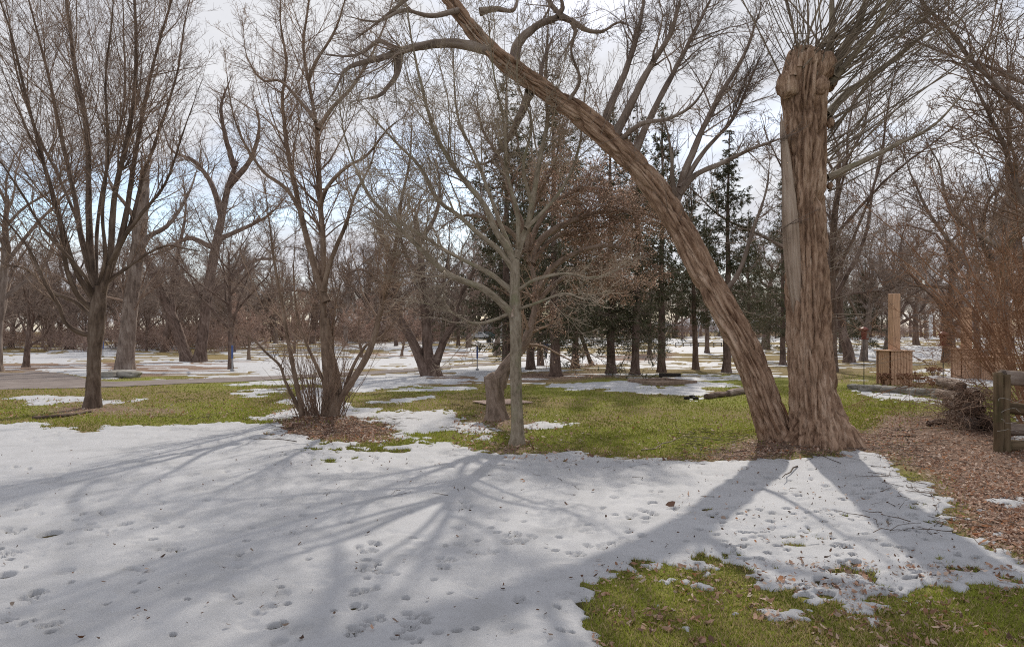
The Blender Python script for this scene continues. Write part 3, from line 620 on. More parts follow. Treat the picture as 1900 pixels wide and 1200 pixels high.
def crown(lines, n, rng, up=(.06, .05, .03), ang=(42, 45, 45), lens=((.5, 2.6), (.2, 1.1), (.08, .45)), wig=(.14, .17, .18), rt=.0022, lenf=(.5, .5, .55), t0=.22, rmax=.035, bias=None, keepL=False):
    Pn, Rn = as_array(lines)
    a = grow(Pn, Rn, n[0], rng, (t0, .98), (ang[0], 13), lenf[0], lens[0], 8, .45, up[0], wig[0], rt * 1.6, bias, rmax)
    ld = grow(Pn, np.maximum(Rn, .004), len(lines) * 3, rng, (.93, 1), (16, 8), lenf[0] * 1.6, lens[0], 8, .9, up[0], wig[0], rt * 1.4)
    a = (np.concatenate([a[0], ld[0]]), np.concatenate([a[1], ld[1]]))
    b = grow(a[0], a[1], n[1], rng, (.10, 1), (ang[1], 14), lenf[1], lens[1], 5, .5, up[1], wig[1], rt * 1.2)
    b2 = grow(Pn, Rn, n[1] // 4, rng, (t0, 1), (ang[1] + 8, 14), .16, (lens[1][0], lens[1][1] * 1.2), 5, .3, up[1], wig[1], rt * 1.2, None, .012)
    b = (np.concatenate([b[0], b2[0]]), np.concatenate([b[1], b2[1]]))
    c = grow(b[0], b[1], n[2], rng, (.12, 1), (ang[2], 15), lenf[2], lens[2], 2, .75, up[2], wig[2], rt)
    v, q = merge([tubes(*a, 4), tubes(*b, 3), tubes(*c, 3)])
    return (v, q, c) if keepL else (v, q)

def hero(name, label, bark, tw, trunk, D, limbs, cn, seed, cat='tree', slim=1.0, ridge=.01, S=36, K=90, flare=.35, flare_h=.3, extra=None, free=(), **ck):
    rng = np.random.default_rng(seed)
    px0, py0 = trunk[0][:2]; x0, y0 = (px0 - CX) / F * D, D
    r = root(name, (x0, y0, float(terr(x0, y0))), label, cat)
    pts = [P(a, c, D + (q[3] if len(q) > 3 else 0)) for q in trunk for a, c in [q[:2]]]
    pts[0][2] = terr(x0, y0) - .06
    rad = [q[2] * D / F for q in trunk]
    bark_part('trunk', trunk_mesh(pts, rad, S, K, ridge, flare, flare_h, seed), bark, r)
    lines = []
    for i, L in enumerate(limbs):
        r0, r1, d0, dD, pp = L
        w, rr = limb_line(pp, D + d0, dD, r0 * slim, r1 * slim, rng=rng)
        lines.append((w, rr)); bark_part('limb', limb_mesh(w, rr, 10, seed + i), bark, r)
    for w, rr in free:
        lines.append((w, rr)); bark_part('limb', limb_mesh(w, rr, 8, seed + 50), bark, r)
    res = crown(lines, cn, rng, **ck)
    cr_ = part('crown', res[0], res[1], tw, r)
    return r, lines, res

# --- maple at the left edge of the lawn
rng = np.random.default_rng(100)
D = float(gy(755)); L = []
L += [(6.5, 3, 0, -1.2, [(176, 622), (150, 618), (122, 600), (108, 565), (84, 525), (55, 465), (20, 420), (-40, 350)]),
      (7, 3, 0, -1.5, [(176, 575), (150, 555), (133, 525), (122, 490), (112, 420), (90, 330), (45, 230), (0, 120)]),
      (10, 3.2, 0, .6, [(182, 560), (172, 500), (166, 440), (164, 350), (163, 250), (140, 130), (126, 20), (110, -120), (95, -260)]),
      (9, 3, 0, -.8, [(186, 550), (202, 490), (206, 430), (214, 350), (236, 260), (250, 170), (252, 60), (246, -80), (250, -220)]),
      (9, 3, 0, .9, [(188, 545), (215, 470), (232, 400), (246, 310), (262, 220), (285, 110), (318, 0), (350, -120)]),
      (8, 3, 0, 1.6, [(180, 545), (155, 460), (140, 370), (118, 270), (92, 150), (56, 10), (20, -120)]),
      (7, 2.6, 0, -2.0, [(176, 560), (140, 500), (112, 410), (84, 310), (54, 200), (20, 60), (-30, -80)]),
      (5, 2, 0, 1.0, [(188, 530), (230, 500), (270, 472), (310, 455), (350, 462), (390, 470)]),
      (6, 2.4, 0, -1.2, [(190, 520), (225, 450), (262, 400), (305, 345), (335, 260), (370, 160)]),
      (5, 2, 0, -1.9, [(180, 540), (195, 480), (190, 400), (200, 280), (195, 150), (210, 0), (205, -150)]),
      (5, 2, 0, 2.2, [(180, 530), (180, 440), (195, 330), (230, 200), (230, 60), (225, -100)]),
      (5.5, 2, 0, .4, [(172, 590), (140, 560), (95, 540), (50, 500), (10, 490), (-50, 440)]),
      (6, 2.2, 0, 1.3, [(192, 510), (240, 420), (265, 330), (300, 230), (330, 130), (345, 30), (370, -60)]),
      (5, 2, 0, -2.2, [(178, 560), (160, 520), (120, 470), (75, 420), (40, 360), (0, 300), (-60, 220)]),
      (5, 2, 0, 1.8, [(176, 540), (150, 430), (110, 330), (70, 250), (30, 130), (10, 0), (-30, -120)])]
hero('maple_tree', 'tall bare maple with fan of upright limbs at the left end of the lawn', BARK_MAPLE, TW_MAPLE,
     [(171, 757, 13.5), (173, 720, 12), (175, 660, 11.5), (178, 615, 13.5), (182, 565, 13), (185, 530, 10)], D, L, (370, 3300, 17000), 1, slim=.72, up=(.10, .07, .04), ang=(30, 38, 42), lens=((.6, 2.8), (.25, 1.1), (.1, .45)), rt=.0019)

# --- clump of stems on the mulch mound
D = float(gy(780))
L = [(9, 6, 0, .5, [(612, 778), (612, 700), (603, 620), (600, 540), (600, 450), (594, 360), (590, 280), (586, 225), (574, 160), (563, 80), (573, 10), (580, -90)]),
     (8, 4, 0, .9, [(606, 560), (592, 520), (578, 470), (562, 405), (547, 340), (536, 285), (528, 220), (524, 180), (532, 120), (520, 40), (525, -60)]),
     (8.5, 3.5, 0, -.6, [(612, 778), (634, 735), (664, 690), (690, 640), (703, 590), (722, 520), (735, 450), (745, 370), (760, 300), (765, 200)]),
     (6, 2.5, -.1, -.9, [(562, 778), (556, 742), (547, 700), (536, 640), (524, 575), (510, 500), (500, 420), (490, 330)]),
     (5, 2.2, -.1, .6, [(606, 770), (604, 720), (588, 680), (570, 640), (555, 600), (545, 520), (548, 430)]),
     (4.5, 1.8, -.1, -1, [(556, 760), (545, 738), (528, 705), (520, 680), (490, 650), (470, 630), (440, 620)]),
     (4.5, 2, 0, .9, [(640, 726), (655, 680), (680, 640), (700, 630), (730, 600), (760, 560)]),
     (6, 2.5, 0, -.5, [(600, 540), (615, 480), (640, 420), (660, 360), (690, 300), (700, 220)]),
     (5, 2.2, 0, -1.2, [(594, 380), (610, 345), (645, 310), (680, 290), (720, 240), (760, 210)]),
     (5, 2, 0, .8, [(590, 240), (615, 200), (650, 165), (690, 100), (720, 30), (740, -50)]),
     (4.5, 2, 0, -.8, [(562, 400), (530, 350), (490, 320), (450, 260), (430, 200), (420, 130)]),
     (4, 2, 0, 1, [(586, 225), (560, 190), (520, 150), (490, 150), (460, 110), (450, 40)]),
     (4, 2, 0, -1, [(572, 150), (590, 110), (620, 60), (640, 0), (650, -70)]),
     (6, 3, 0, .2, [(620, 770), (632, 730), (628, 700), (618, 650), (624, 560), (640, 500)])]
clump, clump_lines, _ = hero('clump_tree', 'many stemmed bare tree rising from a brown mulch mound in the lawn', BARK_TAN, TW_TAN,
     [(612, 784, 16), (615, 745, 15), (612, 700, 12), (606, 640, 11), (603, 590, 9)], D, L, (270, 2500, 14000), 2, slim=.84, cat='tree', flare=.2, lens=((.4, 2.2), (.18, .8), (.07, .35)), up=(.06, .05, .02), ang=(40, 45, 46), rt=.0018, t0=.3)
rng = np.random.default_rng(22); n = 190                       # thin suckers round the foot
a = rng.uniform(0, 6.28, n); rad = rng.uniform(.05, .5, n) ; bX, bY = gp(594, 780)
p = np.stack([bX + np.cos(a) * rad, bY + np.sin(a) * rad * .6, np.zeros(n)], -1); p[:, 2] = terr(p[:, 0], p[:, 1]) - .02
d = norm(np.stack([np.cos(a) * .3 + rng.normal(0, .15, n), np.sin(a) * .3 + rng.normal(0, .15, n), np.ones(n)], -1)); ln = rng.uniform(.4, 1.9, n); out = np.empty((n, 8, 3)); out[:, 0] = p
for j in range(1, 8): d = norm(d + .1 * rng.normal(size=(n, 3))); p = p + d * (ln / 7)[:, None]; out[:, j] = p
rS = np.linspace(1, .35, 8)[None] * rng.uniform(.003, .008, n)[:, None]
g2_ = grow(out, rS, 420, rng, (.3, 1), (35, 12), .35, (.08, .5), 4, .6, .05, .15, .002)
v, q = merge([tubes(out, rS, 4), tubes(*g2_, 3)]); part('sucker_shoots', v, q, TW_TAN, clump)

# --- slender pale tree in the middle of the lawn
D = float(gy(823))
L = [(8, 3, 0, 1.0, [(956, 480), (966, 450), (978, 415), (986, 370), (998, 300), (1014, 225), (1012, 150), (1016, 60), (1020, -60)]),
     (7.5, 3, 0, -.8, [(955, 485), (938, 455), (918, 425), (898, 380), (862, 335), (830, 290), (805, 240), (785, 170), (765, 80), (750, -20)]),
     (8, 2.6, 0, -1.6, [(954, 588), (930, 562), (892, 532), (858, 520), (832, 508), (800, 478), (765, 445), (730, 410), (690, 370), (655, 300), (630, 220)]),
     (6, 2.4, 0, 1.2, [(954, 545), (920, 515), (880, 492), (832, 468), (790, 440), (745, 415), (700, 398), (650, 360)]),
     (6, 2.2, 0, -.6, [(952, 500), (925, 465), (890, 438), (850, 400), (812, 372), (775, 305), (742, 272), (700, 228), (650, 170)]),
     (5, 2, 0, 1.6, [(950, 470), (930, 420), (905, 350), (880, 285), (852, 225), (842, 130), (845, 20)]),
     (5, 2, 0, -1.4, [(962, 460), (960, 400), (940, 320), (935, 230), (915, 130), (905, 20)]),
     (4, 1.5, 0, -1.2, [(960, 540), (995, 518), (1045, 508), (1100, 515), (1150, 500)]),
     (3.5, 1.4, 0, -1.6, [(960, 575), (1000, 560), (1050, 545), (1090, 555), (1130, 540)]),
     (4.5, 1.8, 0, 1.2, [(975, 425), (1010, 390), (1050, 340), (1075, 270), (1085, 180), (1100, 90)]),
     (4, 1.8, 0, -1.0, [(986, 375), (970, 310), (985, 230), (960, 150), (965, 50)]),
     (4, 1.6, 0, -1.5, [(946, 580), (920, 592), (880, 600), (830, 575), (780, 560)])]
pale, pl, _ = hero('slender_tree', 'slender pale barked bare tree standing in the centre foreground at the snow edge', BARK_PALE, TW_PALE,
     [(959, 826, 13.5), (960, 790, 11.5), (958, 740, 11), (957, 690, 11), (957, 640, 10.5), (956, 590, 11), (955, 540, 9.5), (956, 480, 8)], D, L, (220, 2100, 11500), 3, slim=.85, ridge=.004, S=28, flare=.45, flare_h=.12,
     lens=((.4, 2.0), (.18, .8), (.07, .35)), up=(.06, .05, .02), ang=(40, 45, 46), rt=.0019, t0=.25)
w, rr = limb_line([(951, 588), (950, 580), (956, 566)], D - .08, 0, 3, 2.4); bark_part('cut_stub', limb_mesh(w, rr, 8, 5), DEADWOOD, pale)

# --- bent tree growing from a sawn stump, clusters of dead leaves
D = float(gy(778))
L = [(13, 9, 0, .2, [(922, 714), (934, 694), (950, 668), (972, 640), (988, 600), (997, 550), (990, 508), (976, 460)]),
     (8, 3, .2, .6, [(985, 490), (1000, 450), (1040, 420), (1090, 400), (1150, 390), (1210, 400), (1260, 430)]),
     (7, 2.5, .2, -.8, [(996, 545), (1020, 500), (1065, 470), (1120, 455), (1180, 470), (1220, 500)]),
     (6, 2.5, .2, 1.4, [(978, 465), (1000, 410), (1035, 370), (1085, 350), (1140, 355), (1190, 370)]),
     (7, 2.5, .2, .2, [(977, 462), (965, 410), (945, 350), (930, 300), (900, 250), (880, 190)]),
     (5, 2, .2, -1.2, [(978, 465), (985, 400), (1005, 350), (1030, 300), (1040, 240)]),
     (5, 2, .2, 1.4, [(995, 560), (1040, 520), (1090, 500), (1140, 510), (1200, 530)]),
     (5, 2, .2, -1, [(976, 460), (940, 425), (900, 405), (860, 400), (820, 420)]),
     (5, 2, .2, 1, [(985, 490), (1030, 440), (1080, 430), (1130, 420), (1170, 440)])]
bent, bl, res = hero('bent_tree', 'bent tree growing sideways out of a sawn stump, dry leaf clusters in its crown', BARK_SMOOTH, TW_TAN,
     [(921, 782, 19), (920, 755, 17.5), (919, 730, 17), (917, 708, 18.5), (915, 696, 18)], D, L, (200, 2200, 12000), 4, ridge=.014, flare=.5, flare_h=.12, lens=((.3, 1.6), (.15, .7), (.06, .3)), up=(.02, .0, -.03), ang=(45, 48, 50), rt=.0022, keepL=True)
w, rr = limb_line([(915, 700), (914.5, 694), (914, 690)], D, 0, 18, 13); V_, q_, B_, t_ = trunk_mesh(w, rr, 20, 8, .004, 0, .1, 3, cap=True); bark_part('sawn_top', (V_, q_, B_, t_), BARK_SMOOTH, bent)
def tip_leaves(tw, frac, size, rng, pal, pick=None):
    p = tw[0][:, -1]; k = rng.random(len(p)) < frac
    if pick is not None: k &= pick(p)
    p = np.repeat(p[k], 3, 0) + rng.normal(0, size * .7, (3 * k.sum(), 3)); n = len(p)
    u = norm(rng.normal(size=(n, 3))) * (size * rng.uniform(.5, 1.2, n))[:, None]; w_ = norm(np.cross(u, rng.normal(size=(n, 3)))) * (size * .4 * rng.uniform(.5, 1.2, n))[:, None]
    V = np.stack([p - u * .5, p + w_, p + u * .5, p - w_], 1).reshape(-1, 3); c = np.asarray(pal)[rng.integers(0, len(pal), n)] * rng.uniform(.7, 1.2, (n, 1))
    return V, np.arange(4 * n).reshape(-1, 4), np.repeat(c, 4, 0)
def on_right(p): return (CX + F * p[:, 0] / p[:, 1] > 985)
PAL = [(.54, .38, .30), (.43, .27, .20), (.62, .48, .40), (.34, .21, .155)]
V, q, c = tip_leaves(res[2], .6, .034, np.random.default_rng(5), PAL, on_right)
part('dead_leaves', V, q, lm, bent, smooth=False, attrs={'tint': ('FLOAT_COLOR', c)})

# --- pollarded willow
D = float(gy(832)); rng = np.random.default_rng(60)
wr = root('pollard_willow', (*[(1522 - CX) / F * D, D], float(terr((1522 - CX) / F * D, D))), 'massive upright pollarded willow trunk with furrowed bark and sprouting cut top', 'tree')
tp = [(1522, 838, 55), (1519, 800, 51), (1513, 760, 44), (1507, 700, 41), (1502, 640, 40), (1499, 560, 39), (1496, 470, 38), (1494, 380, 36.5), (1494, 290, 37), (1494, 220, 38), (1492, 175, 41), (1495, 140, 43), (1500, 114, 42), (1504, 104, 38)]
bark_part('trunk', trunk_mesh([P(a, c, D) for a, c, _ in tp], [r_ * .94 * D / F for *_, r_ in tp], 136, 300, .046, .42, .32, 61, -.10, 11, 5, True, .10, .06), BARK_WILLOW, wr)
for (kx, ky, kr, kd) in [(1462, 158, 18, -.12), (1530, 122, 17, -.16), (1541, 228, 7, .0), (1538, 150, 14, .12), (1540, 345, 5, 0.05), (1476, 116, 12, .1), (1508, 108, 13, -.22), (1522, 160, 12, -.26), (1490, 108, 9, -.2)]:   # knobs where shoots were cut
    c0 = P(kx, ky, D + kd); kr_ = kr * D / F; th, ph_ = np.meshgrid(np.linspace(0, 2 * math.pi, 33)[:-1], np.linspace(.05, math.pi - .05, 22))
    nx, ny, nz = np.sin(ph_) * np.cos(th), np.sin(ph_) * np.sin(th), np.cos(ph_)
    rr = kr_ * (1 + .35 * fbm(nx * 1.8 + kx, ny * 1.8, nz * 1.2, 3) + .15 * (1 - 2 * np.abs(noise3(nx * 5 + kx, ny * 5, nz * 2))))
    V = np.stack([nx * rr, ny * rr, nz * rr * 1.3], -1).reshape(-1, 3) + c0; i = np.arange(22 * 32).reshape(22, 32)
    q = np.stack([i[:-1], np.roll(i[:-1], -1, 1), np.roll(i[1:], -1, 1), i[1:]], -1).reshape(-1, 4)[:, ::-1]
    part('knob', V, q, BARK_WILLOW, wr, attrs={'bark': ('FLOAT_VECTOR', V)})
for k, (sx_, sy_, hh) in enumerate([(1470, 128, 16), (1482, 112, 18), (1494, 106, 12), (1508, 104, 20), (1520, 106, 13), (1532, 114, 15), (1500, 110, 17), (1516, 108, 10)]):   # torn fibres round the broken top
    w_ = np.array([P(sx_, sy_ + 14, D + (-.2 if k < 6 else .2)), P(sx_ + 1, sy_ - hh * .3, D + (-.2 if k < 6 else .2)), P(sx_ + rng.uniform(-5, 5), sy_ - hh, D + (-.17 if k < 6 else .17))])
    bark_part('torn_splinter', trunk_mesh(w_, np.array([9, 6, .8]) * D / F, 10, 12, .008, 0, .1, 600 + k), BARK_WILLOW, wr)
# bare split wood standing off the left side
sp = [(1486, 620, 6), (1477, 550, 11), (1471, 490, 14), (1467, 420, 14), (1463, 350, 11), (1459, 300, 9), (1454, 255, 6), (1449, 212, 1)]
V, q, B_, t_ = trunk_mesh([P(a, c, D + e_) for (a, c, _), e_ in zip(sp, (.08, -.10, -.15, -.17, -.17, -.16, -.14, -.12))], [r_ * D / F for *_, r_ in sp], 24, 70, .006, 0, .3, 66, 0, 16, 3, False, .04)
bark_part('dead_wood_splinter', (V, q, B_, None), DEADWOOD, wr)
def whips(n, p0f, dirf, lf, rf, rng, K=12, up=.05, wig=.035):
    p = p0f(n); d = norm(dirf(n)); ln = lf(n); out = np.empty((n, K, 3)); out[:, 0] = p
    for j in range(1, K):
        d = norm(d + wig * rng.normal(size=(n, 3)) + np.array([0, 0, up])); p = p + d * (ln / (K - 1))[:, None]; out[:, j] = p
    return out, rf(n)[:, None] * np.linspace(1, .25, K)[None]
head = P(1512, 130, D)
W1 = whips(62, lambda n: head + rng.normal(0, 1, (n, 3)) * [.20, .18, .16], lambda n: np.stack([rng.normal(.75, .55, n), rng.normal(0, .45, n), rng.uniform(.35, 1.1, n)], -1), lambda n: rng.uniform(1.8, 4.5, n), lambda n: rng.uniform(.006, .018, n), rng, wig=.06)
side = lambda y0, y1: (lambda n: np.array([P(1536, y, D) for y in rng.uniform(y0, y1, n)]) + rng.normal(0, .05, (n, 3)))
W2 = whips(34, side(170, 350), lambda n: np.stack([rng.uniform(.5, 1.2, n), rng.normal(0, .5, n), rng.uniform(.2, .9, n)], -1), lambda n: rng.uniform(1.2, 4.0, n), lambda n: rng.uniform(.006, .016, n), rng, up=.03)
W3 = whips(22, lambda n: head + rng.normal(0, 1, (n, 3)) * [.15, .15, .1] - [.15, 0, 0], lambda n: np.stack([rng.normal(-.35, .4, n), rng.normal(0, .4, n), rng.uniform(.6, 1.2, n)], -1), lambda n: rng.uniform(1.2, 3, n), lambda n: rng.uniform(.005, .014, n), rng)
W4 = whips(26, lambda n: np.array([P(1540, y, D) for y in rng.uniform(430, 690, n)]), lambda n: np.stack([rng.uniform(.5, 1.2, n), rng.normal(-.2, .4, n), rng.uniform(-.1, .7, n)], -1), lambda n: rng.uniform(.3, 1.3, n), lambda n: rng.uniform(.003, .006, n), rng, wig=.12)
for (r0, r1, dd, pp) in [(9, 4, .5, [(1538, 140), (1542, 95), (1546, 50), (1545, -20), (1550, -110)]), (13, 6, .8, [(1535, 150), (1560, 105), (1590, 55), (1612, -10), (1640, -100)]), (7, 4, -.5, [(1540, 155), (1580, 110), (1625, 50), (1660, -20), (1690, -110)]), (8, 3, .9, [(1534, 215), (1570, 175), (1640, 125), (1720, 60), (1800, 0)]), (6, 3, -.2, [(1536, 330), (1600, 300), (1660, 270), (1730, 235), (1800, 160)])]:
    w, rr = limb_line(pp, D, dd, r0, r1, rng=rng); bark_part('limb', limb_mesh(w, rr, 9, int(r0 * 7)), BARK_GREY if False else BARK_PALE, wr)
    W1 = (np.concatenate([W1[0], catmull(w, 12)[None]]), np.concatenate([W1[1], np.interp(np.linspace(0, 1, 12), np.linspace(0, 1, len(rr)), rr)[None] * .8]))
allW = [W1, W2, W3]
Pa = np.concatenate([w[0] for w in allW]); Ra = np.concatenate([w[1] for w in allW])
b1 = grow(Pa, Ra, 800, rng, (.15, 1), (26, 10), .35, (.25, 1.5), 6, .5, .04, .06, .0022, None, .008)
b2 = grow(b1[0], b1[1], 3600, rng, (.1, 1), (35, 12), .4, (.08, .5), 3, .7, .04, .1, .0018)
v, q = merge([tubes(Pa, Ra, 5), tubes(*W4, 4), tubes(*b1, 3), tubes(*b2, 3)]); part('shoots', v, q, TW_WILLOW, wr)

# --- leaning willow trunk
D = float(gy(826)); x0 = (1447 - CX) / F * D; rng = np.random.default_rng(70)
lr = root('leaning_willow', (x0, D, float(terr(x0, D))), 'thick leaning willow trunk arching to the upper left over the lawn', 'tree')
tp = [(1449, 840, 31, 0), (1438, 800, 29, 0), (1422, 755, 28, 0), (1400, 690, 27.5, .02), (1364, 610, 26.5, .05), (1316, 525, 25.5, .1), (1263, 425, 24, .15), (1216, 350, 23.5, .2), (1165, 290, 23, .25), (1108, 238, 22.5, .3), (1055, 196, 20.5, .3), (1000, 160, 19, .3), (945, 122, 17.5, .3), (900, 84, 16, .25), (866, 42, 14.5, .2), (835, 2, 13.5, .2), (795, -50, 12, .1), (740, -110, 10, 0)]
bark_part('trunk', trunk_mesh([P(a, c, D + e) for a, c, _, e in tp], [r_ * (.97 - .006 * i_) * D / F for i_, (_, _, r_, _) in enumerate(tp)], 112, 360, .042, .3, .35, 71, .05, 11, 5, True, .10, .05), BARK_WILLOW, lr)
L = [(10, 5, .25, -.5, [(908, 92), (880, 87), (825, 82), (775, 88), (738, 97), (705, 110), (670, 118), (640, 132), (622, 168), (606, 190)]),
     (7, 3, .1, -.4, [(742, 97), (742, 125), (726, 152), (702, 178), (672, 184)]), (5, 2.5, .1, .5, [(738, 95), (705, 76), (672, 98), (640, 105), (590, 100)]),
     (10, 6, .3, .4, [(952, 118), (962, 78), (998, 48), (1036, 30), (1018, 0), (1012, -50)]), (6, 3, .5, .3, [(1036, 30), (1060, 40), (1088, 56), (1118, 58), (1150, 42), (1180, 55)]), (5, 3, .5, -.2, [(1036, 30), (1043, 10), (1035, -30)]), (3.5, 1.6, .5, .2, [(1060, 40), (1066, 60), (1058, 80), (1035, 115)]),
     (6, 4, .2, .2, [(890, 22), (920, 16), (950, 20), (958, 5), (956, -30)]), (9, 4, .3, 1.0, [(984, 170), (966, 215), (940, 262), (912, 298), (880, 310)]),
     (8, 3.2, .25, .4, [(1118, 236), (1140, 182), (1165, 122), (1184, 62), (1196, 0), (1205, -80)]), (8, 3.5, .2, -.4, [(1142, 250), (1180, 175), (1213, 115), (1246, 60), (1262, 0), (1280, -70)]), (7, 3, .2, .8, [(1178, 285), (1205, 222), (1246, 142), (1285, 65), (1322, -10), (1350, -80)]),
     (9, 5, .15, .2, [(1246, 385), (1256, 372), (1264, 345), (1298, 255), (1335, 180), (1382, 100), (1410, 20)]), (6, 3, .15, -.7, [(1262, 358), (1290, 325), (1345, 300), (1400, 275), (1470, 250)]), (5, 2, .15, .7, [(1262, 350), (1300, 290), (1360, 220), (1400, 130), (1430, 60)]),
     (5, 2, .15, -.6, [(1252, 372), (1248, 330), (1246, 280), (1230, 210)]), (5, 2.2, .1, -.6, [(1345, 545), (1372, 500), (1392, 440), (1420, 360), (1430, 290)]), (4, 2, .25, -.8, [(1050, 195), (1075, 150), (1060, 90), (1085, 30)]), (5, 2, .3, .6, [(1000, 165), (1010, 110), (1030, 60)]),
     (5, 2.5, .1, -.6, [(850, 20), (800, 30), (750, 20), (700, 40), (640, 30)]), (5, 2.5, .1, .8, [(800, -40), (740, 10), (690, 50), (650, 80)]),
     (5, 2, .2, -.9, [(1150, 262), (1190, 230), (1240, 220), (1290, 190), (1330, 120)])]
lines = []
for i, (r0, r1, d0, dD, pp) in enumerate(L):
    w, rr = limb_line(pp, D + d0, dD, r0, r1, rng=rng); lines.append((w, rr)); bark_part('limb', limb_mesh(w, rr, 10, 700 + i), BARK_DARK if pp[-1][1] > 2000 else BARK_GREY, lr)
v, q = crown(lines, (220, 1900, 11000), rng, ang=(38, 42, 45), lens=((.3, 1.6), (.15, .7), (.06, .3)), up=(.07, .05, .02), wig=(.16, .18, .18), rt=.0018, t0=.3)
TP = np.array([P(a, c, D + e) for a, c, _, e in tp])
tuft = whips(70, lambda n: TP[rng.integers(6, 10, n)] + rng.normal(0, .18, (n, 3)) + [.1, -.1, .15], lambda n: np.stack([rng.normal(.2, .5, n), rng.normal(-.4, .4, n), rng.uniform(.3, 1, n)], -1), lambda n: rng.uniform(.3, 1.2, n), lambda n: rng.uniform(.003, .007, n), rng, wig=.08)
tuft2 = whips(80, lambda n: TP[rng.integers(8, 14, n)] + rng.normal(0, .15, (n, 3)), lambda n: np.stack([rng.normal(0, .6, n), rng.normal(-.3, .5, n), rng.uniform(-.3, 1, n)], -1), lambda n: rng.uniform(.3, 1.4, n), lambda n: rng.uniform(.002, .006, n), rng, wig=.1)
g3 = grow(np.concatenate([tuft[0], tuft2[0]]), np.concatenate([tuft[1], tuft2[1]]), 500, rng, (.2, 1), (35, 12), .35, (.08, .4), 4, .6, .04, .12, .0018)
v, q = merge([(v, q), tubes(*tuft, 4), tubes(*tuft2, 4), tubes(*g3, 3)]); part('crown', v, q, TW_DARK, lr)

# --- orange shrub and the tree beyond the right edge
def shrub(name, px, D, nst, h, spread, seed, label, mat, n2, n3, rt=.0022, cat='shrub', lean=(0, 0), arch=-.03, r0=(.008, .02), foot=.35, group=None, zoff=0):
    rng = np.random.default_rng(seed); x0 = (px - CX) / F * D; r = root(name, (x0, D, float(terr(x0, D))), label, cat, group)
    a = rng.uniform(0, 6.28, nst)
    w = whips(nst, lambda n: np.stack([x0 + np.cos(a) * foot * rng.random(n), D + np.sin(a) * foot * rng.random(n), np.full(n, float(terr(x0, D)) - .03)], -1),
              lambda n: np.stack([np.cos(a) * spread * rng.random(n) + lean[0], np.sin(a) * spread * rng.random(n) + lean[1], np.ones(n)], -1), lambda n: h * rng.uniform(.6, 1.15, n), lambda n: rng.uniform(*r0, n), rng, K=14, up=arch, wig=.10)
    b = grow(*w, n2, rng, (.2, 1), (48, 18), .32, (.2, 1.3), 5, .6, arch * .5, .2, rt * 1.2); c = grow(b[0], b[1], n3, rng, (.1, 1), (45, 15), .4, (.08, .45), 3, .7, 0, .16, rt)
    part('stems', *tubes(*w, 6), mat, r); v, q = merge([tubes(*b, 3), tubes(*c, 3)]); part('crown', v, q, mat, r)
    return r, w, b, c
shrub('orange_shrub', 1940, 10.6, 40, 4.6, .72, 80, 'dense orange brown bare shrub behind the log fence at the right edge', TW_ORANGE, 800, 4200, .0024, lean=(.1, 0))
shrub('orange_shrub', 1925, 13.5, 26, 4.4, .9, 81, 'orange brown tangled bare shrub farther back behind the bigger one at the right edge', TW_ORANGE, 550, 2800, .0026, lean=(-.15, 0))
# ------------------------------------------------------------------ mid-distance trees
def skeleton(rng, h, tr, nl, spread, start=.22, bendy=.12, lean=(0, 0)):
    """generic bare tree about the origin: trunk line plus limbs"""
    K = 14; top = h * .55; p = np.array([0, 0, -.1]); d = norm(np.array([lean[0], lean[1], 1.])); pts = [p.copy()]
    for j in range(K - 1):
        d = norm(d + rng.normal(0, bendy * .35, 3) * [1, 1, .2] + [0, 0, .04]); p = p + d * top / (K - 1); pts.append(p.copy())
    T = np.array(pts); TR = tr * (1 - .72 * np.linspace(0, 1, K) ** 1.1)
    lines = []
    for i in range(nl):
        f = start + (1 - start) * (i + rng.random()) / nl; f = min(f, .99); k = f * (K - 1); k0 = int(k); q = T[k0] + (T[min(k0 + 1, K - 1)] - T[k0]) * (k - k0)
        a = i * 2.4 + rng.normal(0, .4); ln = h * rng.uniform(.38, .58) * (1.15 - .35 * f); up = rng.uniform(.45, 1.2)
        dd = norm(np.array([math.cos(a) * spread, math.sin(a) * spread, up])); w = [q.copy()]; qq = q.copy()
        for j in range(13):
            dd = norm(dd + rng.normal(0, bendy, 3) + [0, 0, .05]); qq = qq + dd * ln / 13; w.append(qq.copy())
        r0 = np.interp(k, np.arange(K), TR) * rng.uniform(.45, .7); lines.append((np.array(w), r0 * (1 - .85 * np.linspace(0, 1, 14)) + .006))
    return T, TR, lines
